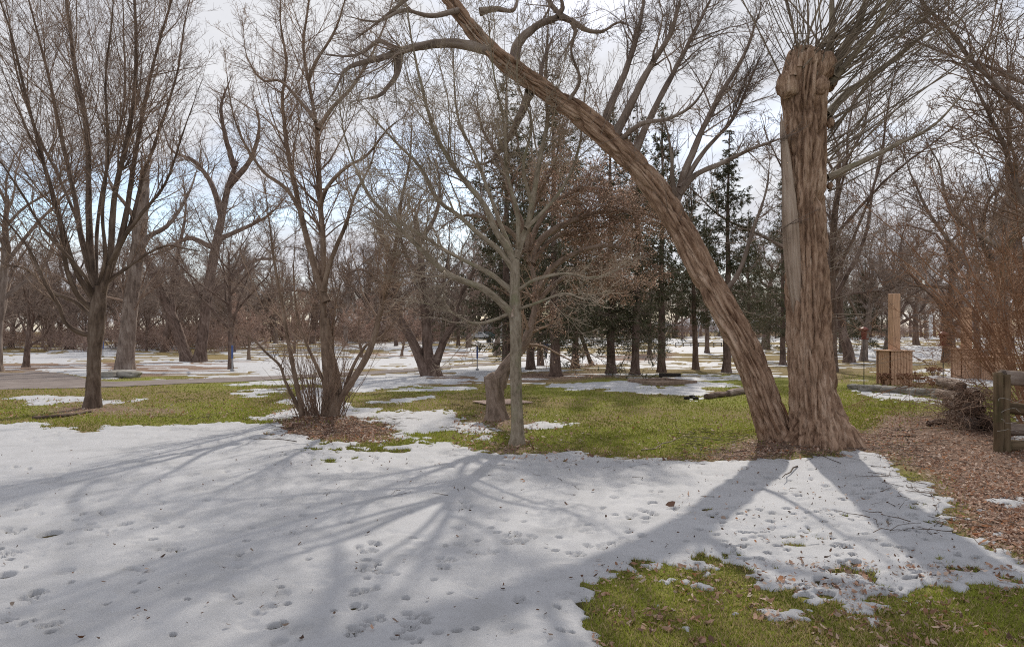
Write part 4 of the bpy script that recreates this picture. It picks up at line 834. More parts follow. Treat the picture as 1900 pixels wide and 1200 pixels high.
def proto(name, seed, h, tr, nl, spread, cn, bark, tw, start=.22, bendy=.12, rt=.0046, lean=(0, 0), up=(.06, .04, .02), zz=(.16, .2, .2), leafy=0):
    rng = np.random.default_rng(seed); T, TR, lines = skeleton(rng, h, tr, nl, spread, start, bendy, lean)
    V, q, B, _ = trunk_mesh(T, TR, 16, 40, tr * .05, .35, .35, seed, .2, 8)
    tv = [(V, q)]; tb = [B]
    for i, (w, rr) in enumerate(lines):
        v, q2, b2, _ = trunk_mesh(w, rr, 7, 20, rr[0] * .05, .2, rr[0] * 2, seed + i); tv.append((v, q2)); tb.append(b2)
    V, q = merge(tv); tm = mesh(name + '_trunk', V, q, bark, attrs={'bark': ('FLOAT_VECTOR', np.concatenate(tb))})
    k = h / 12
    v, q, ctw = crown(lines + [(T[7:], TR[7:])], cn, rng, keepL=True, up=up, lens=((.6 * k, 3.2 * k), (.3 * k, 1.3 * k), (.12 * k, .55 * k)), rt=rt, wig=zz, t0=.2, rmax=.05)
    cm = mesh(name + '_crown', v, q, tw)
    if not leafy: return tm, cm
    V, q, c = tip_leaves(ctw, leafy, .06, rng, PAL); return tm, cm, mesh(name + '_leaves', V, q, lm, smooth=False, attrs={'tint': ('FLOAT_COLOR', c)})
PR = {'round': proto('round', 201, 12, .26, 9, 1.0, (170, 1300, 7200), BARK_DARK, TW_DARK, .25, .13),
      'vase': proto('vase', 202, 13, .24, 10, .65, (180, 1400, 7600), BARK_GREY, TW_MAPLE, .2, .1),
      'oak': proto('oak', 203, 12, .32, 9, 1.15, (170, 1300, 7200), BARK_DARK, TW_DARK, .22, .24, zz=(.26, .28, .25)),
      'slim': proto('slim', 204, 12, .14, 12, .6, (140, 1100, 6000), BARK_DARK, TW_DARK, .25, .1, .0045),
      'low': proto('low', 205, 7, .16, 8, 1.2, (140, 1100, 7000), BARK_TAN, TW_FAR, .16, .18, .0045, leafy=.3)}
KINDOBJ = {}
def place(name, px, py, kind, s, rot, label, lean=(0, 0), cat='tree', group=None, sz=None):
    X0, Y0 = gp(px, py); r = root(name, (X0, Y0, float(terr(X0, Y0))), label, cat, group)
    link('trunk', PR[kind][0], r); link('crown', PR[kind][1], r)
    if len(PR[kind]) > 2: link('dead_leaves', PR[kind][2], r)
    r.scale = (s, s, s * (sz or 1)); r.rotation_euler = (lean[1], lean[0], rot)
    return r
MID = [('bare_tree', 48, 681, 'round', .62, .3, 'small forked bare tree at the left edge beside the wide path end', (0, 0)),
       ('bare_tree', 305, 653, 'oak', .95, 1.2, 'dark bare tree between the broken trunk and the leaning twin trunks', (0, 0)),
       ('bare_tree', 398, 643, 'vase', .95, 2.5, 'far bare tree just right of the leaning twin trunks', (0, 0)),
       ('bare_tree', 428, 686, 'slim', .8, .7, 'thin dark bare tree beside the blue marker post left of the clump', (-.06, 0)),
       ('bare_tree', 458, 641, 'oak', 1.1, 4.0, 'far dark bare tree behind the thin one left of the clump', (0, 0)),
       ('bare_tree', 512, 637, 'vase', 1.05, 5.1, 'far slim bare tree seen left of the clump stems', (0, 0)),
       ('bare_tree', 578, 638, 'oak', 1.35, .4, 'far stout bare tree directly behind the clump of stems', (0, 0)),
       ('bare_tree', 690, 640, 'round', 1.1, 2.2, 'far bare tree seen just right of the clump stems', (0, 0)),
       ('bare_tree', 735, 642, 'slim', 1.3, 3.2, 'far thin bare tree left of the dark forked tree', (0, 0)),
       ('bare_tree', 922, 659, 'vase', .95, 1.7, 'reddish bare trunk far behind the bent tree', (.03, 0)),
       ('bare_tree', 1003, 679, 'slim', 1.25, 1.0, 'leaning bare trunk beside the walker in dark blue', (-.08, 0)),
       ('bare_tree', 1575, 673, 'oak', .85, 2.9, 'dark bare tree right behind the pollarded willow trunk', (.06, 0)),
       ('bare_tree', 1602, 670, 'vase', .8, 1.0, 'bare tree leaning right between the willow and the wooden planter', (.25, 0)),
       ('bare_tree', 1643, 652, 'slim', 1.25, .4, 'dark leaning bare trunk just left of the tall planter post', (.12, 0)),
       ('bare_tree', 1762, 673, 'oak', .95, 5.0, 'stout dark bare tree between the two wooden planters', (0, 0)),
       ('bare_tree', 1700, 640, 'round', 1.2, 3.3, 'far bare tree on the field right of the tall planter post', (0, 0)),
       ('bare_tree', 1870, 668, 'vase', 1.0, 2.1, 'bare tree rising behind the orange shrubs', (0, 0)),
       ('bare_tree', 130, 648, 'oak', 1.2, 2.6, 'far bare tree at the wood edge left of the maple', (0, 0)),
       ('bare_tree', -60, 668, 'oak', 1.1, .9, 'dark bare tree whose limbs reach in at the far left edge', (.05, 0)),
       ('bare_tree', 870, 645, 'round', 1.05, 4.4, 'far bare tree behind the blue post near the bent tree', (0, 0))]
MID += [('bare_tree', 1835, 700, 'vase', .72, 5.5, 'bare tree rising out of the shrubs behind the hidden planter', (.05, 0)), ('bare_tree', 1925, 690, 'oak', .85, 3.3, 'bare tree at the right edge above the orange shrub', (-.05, 0)),
        ('bare_tree', -10, 690, 'vase', 1.0, 2.2, 'bare tree at the left edge whose upright limbs mingle with the maple', (0, 0)), ('bare_tree', 1545, 690, 'slim', .95, 4.2, 'thin bare tree close behind the pollarded trunk', (.08, 0)), ('bare_tree', 1480, 640, 'vase', 1.2, .3, 'far bare tree straight behind the pollarded trunk', (0, 0)), ('bare_tree', 820, 640, 'vase', 1.2, .9, 'far bare tree between the forked tree and the drooping spruce', (0, 0)),
        ('leafy_bare_tree', 462, 668, 'low', .95, .6, 'low tree with tan dead leaves left behind the clump', (0, 0)), ('leafy_bare_tree', 672, 664, 'low', 1.0, 2.6, 'low tree with tan dead leaves right behind the clump', (0, 0)),
        ('leafy_bare_tree', 545, 655, 'low', 1.15, 4.1, 'low tree with tan dead leaves straight behind the clump', (0, 0)), ('leafy_bare_tree', 745, 660, 'low', .9, 5.2, 'low tree with dead leaves beside the dark forked tree', (0, 0)),
        ('bare_tree', 1505, 655, 'round', 1.05, .8, 'bare tree seen between the pollarded and the leaning willow', (0, 0)), ('bare_tree', 1815, 655, 'round', 1.0, 2.8, 'bare tree behind the right planter and the shrubs', (0, 0)), ('bare_tree', 1420, 648, 'oak', 1.15, 1.5, 'far bare tree behind the leaning willow foot', (0, 0)),
        ('bare_tree', 240, 645, 'vase', 1.1, 3.6, 'far bare tree behind the snapped grey trunk', (0, 0)), ('bare_tree', 20, 645, 'vase', 1.0, 1.1, 'far bare tree behind the small forked tree at the left', (0, 0)), ('bare_tree', 640, 642, 'vase', 1.15, 1.9, 'far bare tree between the clump stems and the forked tree', (0, 0)),
        ('bare_tree', 1660, 645, 'oak', 1.05, 4.9, 'far dark bare tree right behind the tall planter post', (.06, 0))]
for (nm, px, py, k, s, ro, lb, ln) in MID: mo = place(nm, px, py, k, s * (1.0 if k == 'low' else 1.5 if (py < 660 or px > 1480) else 1.15), ro, lb, ln); KINDOBJ.setdefault(k, [c for c in mo.children])
# tree just beyond the right edge: only its branches reach into the picture
r = root('overhanging_tree', (8.6, 9.2, float(terr(8.6, 9.2))), 'budded bare branches reaching in from the upper right edge', 'tree')
link('trunk', PR['vase'][0], r); link('crown', PR['vase'][1], r); r.scale = (.72, .72, .72); r.rotation_euler = (0, -.06, 3.9)

def px_tree(name, label, py, trunks, limbs, cn, seed, bark, tw, rt=.005, **k):
    D = float(gy(py)); rng = np.random.default_rng(seed); x0 = (trunks[0][0][0] - CX) / F * D; r = root(name, (x0, D, float(terr(x0, D))), label, 'tree')
    lines = []
    for i, tr in enumerate(trunks):
        pts = [P(a, c, D) for a, c, _ in tr]; pts[0][2] = min(pts[0][2], float(terr(x0, D)) - .05)
        bark_part('trunk', trunk_mesh(pts, [q * D / F for *_, q in tr], 24, 60, .025, .35, .4, seed + i, .3, 6, 5, True), bark, r)
        w = catmull(np.array(pts), 16); rr = np.interp(np.linspace(0, 1, 16), np.linspace(0, 1, len(tr)), [q * D / F for *_, q in tr]); lines.append((w, rr * .6))
    for i, (r0, r1, d0, dD, pp) in enumerate(limbs):
        w, rr = limb_line(pp, D + d0, dD, r0, r1, rng=rng); lines.append((w, rr)); bark_part('limb', limb_mesh(w, rr, 8, seed + i), bark, r)
    v, q = crown(lines, cn, rng, rt=rt, **k); part('crown', v, q, tw, r); return r
big = dict(lens=((1, 4.5), (.4, 1.8), (.15, .7)), wig=(.2, .22, .22), rmax=.07)
px_tree('broken_trunk', 'massive grey leaning trunk with snapped top and rotten dark base behind the maple', 686,
        [[(232, 692, 16), (233, 665, 15), (237, 620, 13.5), (243, 560, 13), (252, 490, 12.5), (260, 420, 12), (266, 360, 10), (269, 316, 8)]], [(6, 2.5, 0, 1, [(252, 480), (275, 440), (310, 420), (350, 360), (370, 300)]), (5, 2, 0, -1, [(258, 420), (235, 380), (210, 350), (190, 290)])], (30, 200, 600), 301, BARK_GREY, TW_MAPLE, **big)
px_tree('twin_trunk_tree', 'pair of dark leaning trunks with long arching limbs behind the maple', 671,
        [[(349, 674, 12), (340, 645, 10), (325, 600, 9), (305, 555, 8), (288, 515, 6.5), (272, 480, 5.5), (255, 440, 4)], [(371, 673, 12), (374, 640, 10), (380, 590, 9.5), (386, 540, 9), (398, 470, 8), (410, 410, 6.5), (424, 345, 5), (440, 300, 3)]],
        [(5, 2, 0, -2, [(388, 550), (362, 540), (332, 512), (300, 502), (270, 508), (230, 480)]), (5, 2, 0, 2, [(400, 462), (352, 442), (312, 464), (277, 475), (240, 492)]), (5, 2, 0, -2, [(404, 445), (450, 425), (500, 398), (535, 360)]), (6, 3, 0, 2, [(384, 545), (420, 525), (460, 490), (500, 480), (530, 490)]),
         (6, 3, 0, 3, [(412, 400), (390, 340), (360, 300), (320, 280), (300, 230)]), (6, 3, 0, -3, [(424, 345), (460, 300), (480, 240), (470, 180)]), (6, 3, 0, 1, [(320, 590), (322, 530), (332, 470), (345, 400), (340, 330)]), (6, 2.5, 0, -2, [(436, 310), (420, 260), (410, 200), (430, 140)])], (200, 1500, 8000), 302, BARK_DARK, TW_DARK, **big)
px_tree('forked_tree', 'dark squat tree forking low into three trunks in the middle distance', 697,
        [[(806, 700, 13), (803, 680, 11), (794, 664, 12)], [(795, 668, 10), (762, 626, 8), (742, 590, 7), (735, 540, 6), (725, 480, 5), (700, 420, 4)], [(795, 668, 10), (791, 600, 8.5), (784, 540, 7), (780, 470, 6), (770, 400, 4)], [(800, 668, 8), (824, 632, 6), (842, 600, 5), (850, 560, 4), (880, 500, 3)]],
        [(5, 2, 0, 1.5, [(790, 600), (815, 550), (830, 490), (835, 420)]), (5, 2, 0, -1.5, [(782, 520), (750, 460), (740, 400), (755, 330)]), (5, 2, 0, -1.5, [(738, 560), (700, 520), (670, 500), (640, 510)]), (5, 2, 0, 1.5, [(780, 450), (810, 400), (815, 330), (800, 280)]), (4, 2, 0, 1, [(742, 590), (710, 570), (690, 590)])], (150, 1200, 7500), 303, BARK_DARK, TW_DARK, rt=.004, lens=((.6, 3), (.3, 1.2), (.1, .5)), wig=(.18, .2, .2))

# ------------------------------------------------------------------ spruces
NEEDLE = tint_mat('spruce_needles', .7, .2, .15)
def spruce_mesh(seed, h, bare, width, dens, droop=.25):
    rng = np.random.default_rng(seed); T = np.stack([rng.normal(0, .02, 16).cumsum() * .5, rng.normal(0, .02, 16).cumsum() * .5, np.linspace(-.1, h, 16)], -1)
    tm = trunk_mesh(T, .15 * (1 - .92 * np.linspace(0, 1, 16)) * h / 11 + .006, 12, 40, .01, .5, .3, seed)
    n = int(dens * (h - bare) * 19); z = bare + (h - bare) * rng.random(n) ** .9; f = (z - bare) / (h - bare)
    a0 = rng.uniform(0, 6.28, n); ln = 1.3 * width * (1 - f) ** 1.05 * rng.uniform(.3, 1.15, n) + .12; ln *= np.where(f < .3, rng.uniform(.5, 1.25, n), 1) * (.85 + .9 * noise3(f * 11, a0 * 1.1 + seed, 0.5))
    a = a0; K = 7; c = np.stack([np.interp(z, T[:, 2], T[:, 0]), np.interp(z, T[:, 2], T[:, 1]), z], -1)
    out = np.empty((n, K, 3)); s = np.linspace(0, 1, K)
    el = -droop * (1 - f) + .35 * f + rng.normal(0, .1, n)
    for j in range(K):
        rr = ln * s[j]; out[:, j] = c + np.stack([np.cos(a) * rr, np.sin(a) * rr, rr * el - .25 * droop * ln * s[j] ** 2 + .22 * ln * s[j] ** 3], -1)
    R_ = (.004 + .010 * (ln / width))[:, None] * np.linspace(1, .3, K)[None]
    bt = grow(out, R_, int(n * 13), rng, (.15, 1), (55, 10), .35, (.12, .6), 3, .5, -.12, .08, .003)
    br = merge([tubes(out, R_, 4), tubes(*bt, 3)])
    # needle sprays along every branchlet
    nb = len(bt[0]); per = 10; i = np.repeat(np.arange(nb), per); tt_ = rng.random(len(i)) * 1.99; k = tt_.astype(int); fr = (tt_ - k)[:, None]
    p = bt[0][i, k] * (1 - fr) + bt[0][i, k + 1] * fr; d = norm(bt[0][i, k + 1] - bt[0][i, k]); m = len(p)
    u = norm(d + rng.normal(0, .45, (m, 3)) + [0, 0, -.25]) * rng.uniform(.06, .15, m)[:, None]; w = norm(np.cross(u, rng.normal(size=(m, 3)))) * rng.uniform(.009, .019, m)[:, None]
    V = np.stack([p - w, p + w, p + u], 1).reshape(-1, 3)
    col = np.array([.06, .066, .036]) + rng.random((m, 1)) * np.array([.07, .066, .034]); col = np.where(rng.random((m, 1)) < .10, np.array([[.12, .085, .05]]), col)
    return tm, br, V, np.repeat(col, 3, 0)
SP = []
for sd, h, bare, wd, de, dr in [(401, 12.5, 1.9, 2.7, 1.6, .32), (402, 12, 1.6, 2.5, 1.6, .45), (403, 11, 2.6, 1.8, 1.3, .3)]:
    tm, br, V, col = spruce_mesh(sd, h, bare, wd, de, dr)
    SP.append((mesh('spruce_trunk', tm[0], tm[1], BARK_DARK, attrs={'bark': ('FLOAT_VECTOR', tm[2])}), mesh('spruce_branches', br[0], br[1], TW_DARK), mesh('spruce_needles', V, None, NEEDLE, smooth=False, tris=np.arange(len(V)).reshape(-1, 3), attrs={'tint': ('FLOAT_COLOR', col)})))
def spruce(px, py, k, s, rot, label, lean=(0, 0), sx=1):
    X0, Y0 = gp(px, py); r = root('spruce_tree', (X0, Y0, float(terr(X0, Y0))), label, 'spruce', 'spruces in the park')
    link('trunk', SP[k][0], r); link('branches', SP[k][1], r); link('needles', SP[k][2], r)
    s *= 1.14; sx *= 1.22; r.scale = (s * sx, s * sx, s); r.rotation_euler = (lean[1], lean[0], rot); return r
for (px, py, k, s, ro, lb, ln, sx) in [
    (984, 686, 1, .9, 3.1, 'spruce seen just right of the slender pale tree', (0, 0), 1), (1068, 683, 0, .82, 4.9, 'spruce between the walker and the leaning spruce', (0, 0), 1), (1605, 668, 1, .62, 2.4, 'low bushy spruce between the pollarded willow and the left planter', (0, 0), 1.25),
    (940, 691, 0, .95, .2, 'tall spruce hidden behind the slender pale tree', (0, 0), .9), (1031, 698, 1, .85, 1.4, 'spruce with dark trunk at the left end of the row behind the lawn', (0, 0), 1),
    (1133, 694, 0, .78, 2.2, 'thickest trunked spruce near the middle of the row behind the lawn', (0, 0), .95), (1178, 695, 1, .8, 3.7, 'spruce just right of the thickest trunk in the row', (0, 0), .9),
    (1228, 690, 2, .95, 4.4, 'slim spruce with tall bare trunk behind the wooden sandbox frame', (0, 0), .9), (1291, 686, 2, .8, 5.3, 'thin spruce leaning slightly, left of the leaning willow', (-.04, 0), .9),
    (1348, 691, 2, .85, .9, 'thin spruce partly hidden by the leaning willow trunk', (.03, 0), 1), (1205, 657, 1, .95, 2.9, 'far spruce seen between the trunks of the row', (0, 0), 1),
    (1098, 678, 1, .62, .5, 'spruce leaning strongly left with drooping boughs behind the row', (-.38, 0), 1), (850, 641, 1, .95, 4.1, 'spruce with drooping boughs left of the bent tree', (.05, 0), 1.25),
    (1452, 678, 0, .85, 1.9, 'dark spruce between the two willow trunks', (0, 0), .9), (1560, 655, 0, .72, 3.0, 'dark bushy spruce right behind the pollarded willow', (0, 0), 1.2), (1390, 668, 1, .95, 5.9, 'spruce behind the leaning willow trunk', (0, 0), .9),
    (1312, 655, 2, 1.3, 2.0, 'far thin spruce between the row and the field', (0, 0), .9)]: spruce(px, py, k, s, ro, lb, ln, sx)

# ------------------------------------------------------------------ far woods and thicket
rng = np.random.default_rng(500)
bushes = []
for i, (px, py, lb) in enumerate([(100, 650, 'bare bush at the wood edge left of the maple trunk'), (330, 640, 'bare bush at the wood edge between the grey trunk and the twin trunks'), (-20, 652, 'bare bush at the wood edge at the far left')]):
    Y0 = float(gy(py)); r, *_ = shrub('bare_bush', px, Y0, 34, 4.2, .9, 520 + i, lb, TW_FAR, 420, 1500, .008, r0=(.012, .028), foot=1.3); bushes.append(list(r.children))
def gn_mass(name, items, kinds, label, cat):
    """items: x, y, scale, rotation; kinds: lists of objects whose meshes make one plant"""
    n = len(items); V = np.array([(x, y, float(terr(x, y)) - .05) for x, y, *_ in items])
    me = bpy.data.meshes.new(name); me.from_pydata(V.tolist(), [], [])
    for nm, vals in (('plant_scale', [q[2] for q in items]), ('plant_turn', [q[3] for q in items])):
        me.attributes.new(nm, 'FLOAT', 'POINT').data.foreach_set('value', np.array(vals, np.float32))
    me.attributes.new('plant_kind', 'INT', 'POINT').data.foreach_set('value', rng.integers(0, len(kinds), n).astype(np.int32))
    o = link(name, me); tag(o, label, cat, kind='stuff')
    g = bpy.data.node_groups.new(name, 'GeometryNodeTree'); g.interface.new_socket('Geometry', in_out='INPUT', socket_type='NodeSocketGeometry'); g.interface.new_socket('Geometry', in_out='OUTPUT', socket_type='NodeSocketGeometry')
    gi, go = g.nodes.new('NodeGroupInput'), g.nodes.new('NodeGroupOutput'); iop = g.nodes.new('GeometryNodeInstanceOnPoints'); allj = g.nodes.new('GeometryNodeJoinGeometry')
    for objs in reversed(kinds):
        j = g.nodes.new('GeometryNodeJoinGeometry'); ti = g.nodes.new('GeometryNodeGeometryToInstance')
        for ob in objs:
            oi = g.nodes.new('GeometryNodeObjectInfo'); oi.transform_space = 'ORIGINAL'; oi.inputs['Object'].default_value = ob; oi.inputs['As Instance'].default_value = True; g.links.new(oi.outputs['Geometry'], j.inputs[0])
        g.links.new(j.outputs[0], ti.inputs[0]); g.links.new(ti.outputs[0], allj.inputs[0])
    def att(nm, typ):
        a = g.nodes.new('GeometryNodeInputNamedAttribute'); a.data_type = typ; a.inputs['Name'].default_value = nm
        return [s_ for s_ in a.outputs if s_.enabled and s_.name == 'Attribute'][0]
    cx = g.nodes.new('ShaderNodeCombineXYZ'); g.links.new(att('plant_turn', 'FLOAT'), cx.inputs[2])
    g.links.new(gi.outputs[0], iop.inputs['Points']); g.links.new(allj.outputs[0], iop.inputs['Instance']); iop.inputs['Pick Instance'].default_value = True
    g.links.new(att('plant_kind', 'INT'), iop.inputs['Instance Index']); g.links.new(cx.outputs[0], iop.inputs['Rotation']); g.links.new(att('plant_scale', 'FLOAT'), iop.inputs['Scale'])
    g.links.new(iop.outputs[0], go.inputs[0]); m = o.modifiers.new('scatter', 'NODES'); m.node_group = g
    return o
it = []
for k in range(160): Y = rng.uniform(138, 205); it.append(((-1.05 + 2.1 * (k + rng.random()) / 160) * Y * .9, Y, rng.uniform(1.0, 1.7), rng.uniform(0, 6.28)))
for k in range(46): Y = rng.uniform(78, 125); it.append((rng.uniform(-.98, -.36) * Y, Y, rng.uniform(.75, 1.25), rng.uniform(0, 6.28)))
for k in range(16): Y = rng.uniform(118, 140); it.append((rng.uniform(-.4, -.1) * Y, Y, rng.uniform(.8, 1.3), rng.uniform(0, 6.28)))
gn_mass('far_woods', it, [KINDOBJ['round'], KINDOBJ['vase'], KINDOBJ['oak'], KINDOBJ['slim']], 'grey brown bare woods along the far side of the park', 'woods')
it = []
for k in range(90): Y = rng.uniform(80, 112); it.append((rng.uniform(-1.0, -.40) * Y, Y, rng.uniform(.7, 1.35), rng.uniform(0, 6.28)))
for k in range(70): Y = rng.uniform(118, 145); it.append((rng.uniform(-.45, -.08) * Y, Y, rng.uniform(.8, 1.3), rng.uniform(0, 6.28)))
for k in range(150): Y = rng.uniform(152, 195); it.append((rng.uniform(-.25, 1.0) * Y, Y, rng.uniform(1.0, 1.7), rng.uniform(0, 6.28)))
gn_mass('thicket', it, bushes, 'tangled brown undergrowth below the far bare woods', 'thicket')
# ------------------------------------------------------------------ built things
def box_part(name, lo, hi, mat, parent, rot=0.0, about=None, bev=.006, jit=0.0, seed=0):
    lo = np.array(lo, float); hi = np.array(hi, float); c = (lo + hi) / 2
    bm = bmesh.new(); bmesh.ops.create_cube(bm, size=1); 
    for v in bm.verts: v.co = Vector((v.co.x * (hi[0] - lo[0]), v.co.y * (hi[1] - lo[1]), v.co.z * (hi[2] - lo[2])))
    if bev: bmesh.ops.bevel(bm, geom=bm.edges[:], offset=min(bev, .3 * (hi - lo).min()), segments=1, affect='EDGES')
    if jit:
        rg_ = random.Random(seed)
        for v in bm.verts: v.co += Vector([rg_.uniform(-jit, jit) for _ in range(3)])
    me = bpy.data.meshes.new(name); bm.to_mesh(me); bm.free(); me.materials.append(mat)
    o = link(name, me, parent); o.location = c; o.rotation_euler = (0, 0, rot) if not isinstance(rot, tuple) else rot
    return o
def tube_obj(name, pts, rad, mat, parent=None, S=10, n=20, cap=True, ridge=0.0, seed=0):
    r_ = np.full(len(pts), rad) if np.isscalar(rad) else np.array(rad)
    tm = trunk_mesh(pts, r_, S, n, ridge, 0, .2, seed, 0, 9, 3, cap)
    V, q, B, tri = tm
    if cap:                                                 # close the near end too
        V = np.concatenate([V, [np.asarray(pts[0], float)]]); B = np.concatenate([B, [[0, 0, 40.]]]); i = np.arange(S)
        tri = np.concatenate([tri, np.stack([np.roll(i, -1), i, np.full(S, len(V) - 1)], -1)])
    me = mesh(name, V, q, mat, tris=tri, attrs={'bark': ('FLOAT_VECTOR', B)}); return link(name, me, parent)
CEDAR = plain_mat('cedar_plank', (.52, .325, .215), .75, .2, var=.28, scale=5, stretch=(6, 6, .6))
GREYWOOD = plain_mat('weathered_wood', (.22, .16, .12), .85, .2, var=.35, scale=6, stretch=(2, 2, 2))
POSTWOOD = bark_mat('post_wood', (.045, .032, .02), (.13, .092, .056), (.24, .175, .11), 10, .08, .5, moss=(.085, .085, .035))
STONE = plain_mat('edging_stone', (.24, .225, .20), .9, .15, var=.35, scale=7, bmp=.6)
ROCK = plain_mat('boulder', (.25, .235, .21), .9, .15, var=.4, scale=4, bmp=.7)
BLACK = plain_mat('black_metal', (.02, .02, .022), .5, .4, var=.2)
CHAR = plain_mat('charred_wood', (.035, .03, .028), .9, .2, var=.5, scale=12, bmp=.7)
BLUE = plain_mat('blue_marker', (.07, .11, .28), .5, .3, var=.1)
RED = plain_mat('red_feeder', (.19, .055, .04), .5, .35, var=.2)
WHITE = plain_mat('white_paint', (.75, .75, .74), .6, .3, var=.06)
GREYM = plain_mat('grey_metal', (.30, .30, .31), .5, .4, var=.15)
SLAB = plain_mat('pink_board', (.42, .31, .25), .85, .15, var=.2, scale=5)

def planter(px, py, wpx, hpx, post_top, label, rot):
    X0, Y0 = gp(px, py); k = Y0 / F; w = wpx * k; h = hpx * k; z0 = float(terr(X0, Y0))
    r = root('planter_post', (X0, Y0, z0), label, 'planter'); r.rotation_euler = (0, 0, rot)
    n = 7; pw = w / n
    for i in range(n):
        x = -w / 2 + i * pw
        for sy in (-1, 1): box_part('plank', (x + .004, sy * w / 2 - .011, .0), (x + pw - .004, sy * w / 2 + .011, h - .04 + random.uniform(-.006, .0)), CEDAR, r, bev=.004)
        if 0 < i < n - 1:
            for sx in (-1, 1): box_part('plank', (sx * (w / 2 - .016) - .011, x + .004, .0), (sx * (w / 2 - .016) + .011, x + pw - .004, h - .042), CEDAR, r, bev=.004)
    box_part('cap_board', (-w / 2 - .05, -w / 2 - .05, h - .038), (w / 2 + .05, w / 2 + .05, h), CEDAR, r, bev=.008)
    hp = (py - post_top) * k; pwid = .125
    box_part('post', (-pwid, -pwid, h + .002), (pwid, pwid, hp), CEDAR, r, bev=.01)
    return r
planter(1659, 713, 42, 64, 545, 'cedar planter box with a tall square post behind the edging stones', .12)
planter(1793, 703, 36, 57, 570, 'cedar planter box with post right of the taller one, behind twigs', -.05)
planter(1850, 706, 40, 45, 600, 'cedar planter box mostly hidden behind the fence and shrub', .05)

def boulder(name, px, py, wpx, hpx, dm, mat, label, cat, seed, group=None, flat=.0, rot=0., blocky=0.6):
    X0, Y0 = gp(px, py); k = Y0 / F; z0 = float(terr(X0, Y0)); o = root_mesh = None
    bm = bmesh.new(); bmesh.ops.create_cube(bm, size=1); bmesh.ops.subdivide_edges(bm, edges=bm.edges[:], cuts=5, use_grid_fill=True)
    co = np.array([v.co for v in bm.verts]); sph = norm(co) * .62; co = co * blocky + sph * (1 - blocky)
    co = co + (fbm(co[:, 0] * 2.2 + seed, co[:, 1] * 2.2, co[:, 2] * 2.2, 3) * .26)[:, None] * norm(co)
    S_ = np.array([wpx * k, dm, hpx * k]); co = co * S_; co[:, 2] += hpx * k * .42
    for v, c in zip(bm.verts, co): v.co = Vector(c)
    me = bpy.data.meshes.new(name); bm.to_mesh(me); bm.free(); me.materials.append(mat)
    for p_ in me.polygons: p_.use_smooth = True
    o = link(name, me, None, (X0, Y0, z0)); o.rotation_euler = (0, 0, rot); return tag(o, label, cat, group)
for i, (px, py, w, h, lb) in enumerate([(1588, 722, 23, 10, 'small square edging stone at the left end of the row'), (1618, 726, 46, 13, 'edging stone second from the left in front of the planter'), (1665, 729, 50, 14, 'long edging stone third from the left below the dried flowers'),
                                        (1714, 733, 46, 14, 'edging stone fourth from the left, near the feeder pole'), (1757, 738, 44, 14, 'edging stone fifth from the left, beside the feeder pole'), (1800, 741, 40, 13, 'edging stone at the right end of the row beside the log pile')]):
    boulder('edging_stone', px, py, w, h, .3, STONE, lb, 'stone', 600 + i, 'row of edging stones', rot=-.08 * i * .3, blocky=.82)
boulder('flat_boulder', 230, 700, 52, 14, .8, ROCK, 'low grey boulder at the foot of the broken trunk', 'boulder', 620, blocky=.45)
boulder('flat_boulder', 203, 701, 26, 14, .5, ROCK, 'small mossy boulder half hidden by the maple trunk', 'boulder', 621, blocky=.45)

# dried flower clumps
DRYF = twig_mat('dried_flower', (.19, .09, .055), (.40, .23, .15))
def dried(px, py, rad, hgt, label, seed):
    rng = np.random.default_rng(seed); X0, Y0 = gp(px, py); z0 = float(terr(X0, Y0)); r = root('dried_flowers', (X0, Y0, z0), label, 'plant', 'dried flowers by the edging stones')
    n = 46; a = rng.uniform(0, 6.28, n); q = rad * np.sqrt(rng.random(n)); p0 = np.stack([X0 + np.cos(a) * q * .5, Y0 + np.sin(a) * q * .5, np.full(n, z0)], -1); p1 = np.stack([X0 + np.cos(a) * q, Y0 + np.sin(a) * q, z0 + hgt * rng.uniform(.6, 1.1, n)], -1)
    Ln = p0[:, None] + (p1 - p0)[:, None] * np.linspace(0, 1, 4)[None, :, None]; part('stems', *tubes(Ln, np.full((n, 4), .005), 3), DRYF, r)
    m = n * 26; i = np.repeat(np.arange(n), 26); c = p1[i] + norm(rng.normal(size=(m, 3))) * (.055 * rng.random(m) ** .4)[:, None] * [1, 1, .6]; u = norm(rng.normal(size=(m, 3))) * .022; w = norm(np.cross(u, rng.normal(size=(m, 3)))) * .014
    V = np.stack([c - u, c + w, c + u, c - w], 1).reshape(-1, 3); part('flower_heads', V, np.arange(4 * m).reshape(-1, 4), DRYF, r, smooth=False)
dried(1694, 722, .42, .42, 'large clump of dried brown flower heads in front of the left planter', 1)
dried(1641, 716, .2, .34, 'small clump of dried flower heads at the left planter corner', 2)
dried(1746, 728, .32, .34, 'clump of dried flower heads beside the feeder pole', 3)
dried(1733, 697, .28, .3, 'pale dried plant clump on the snow behind the feeder pole', 4)

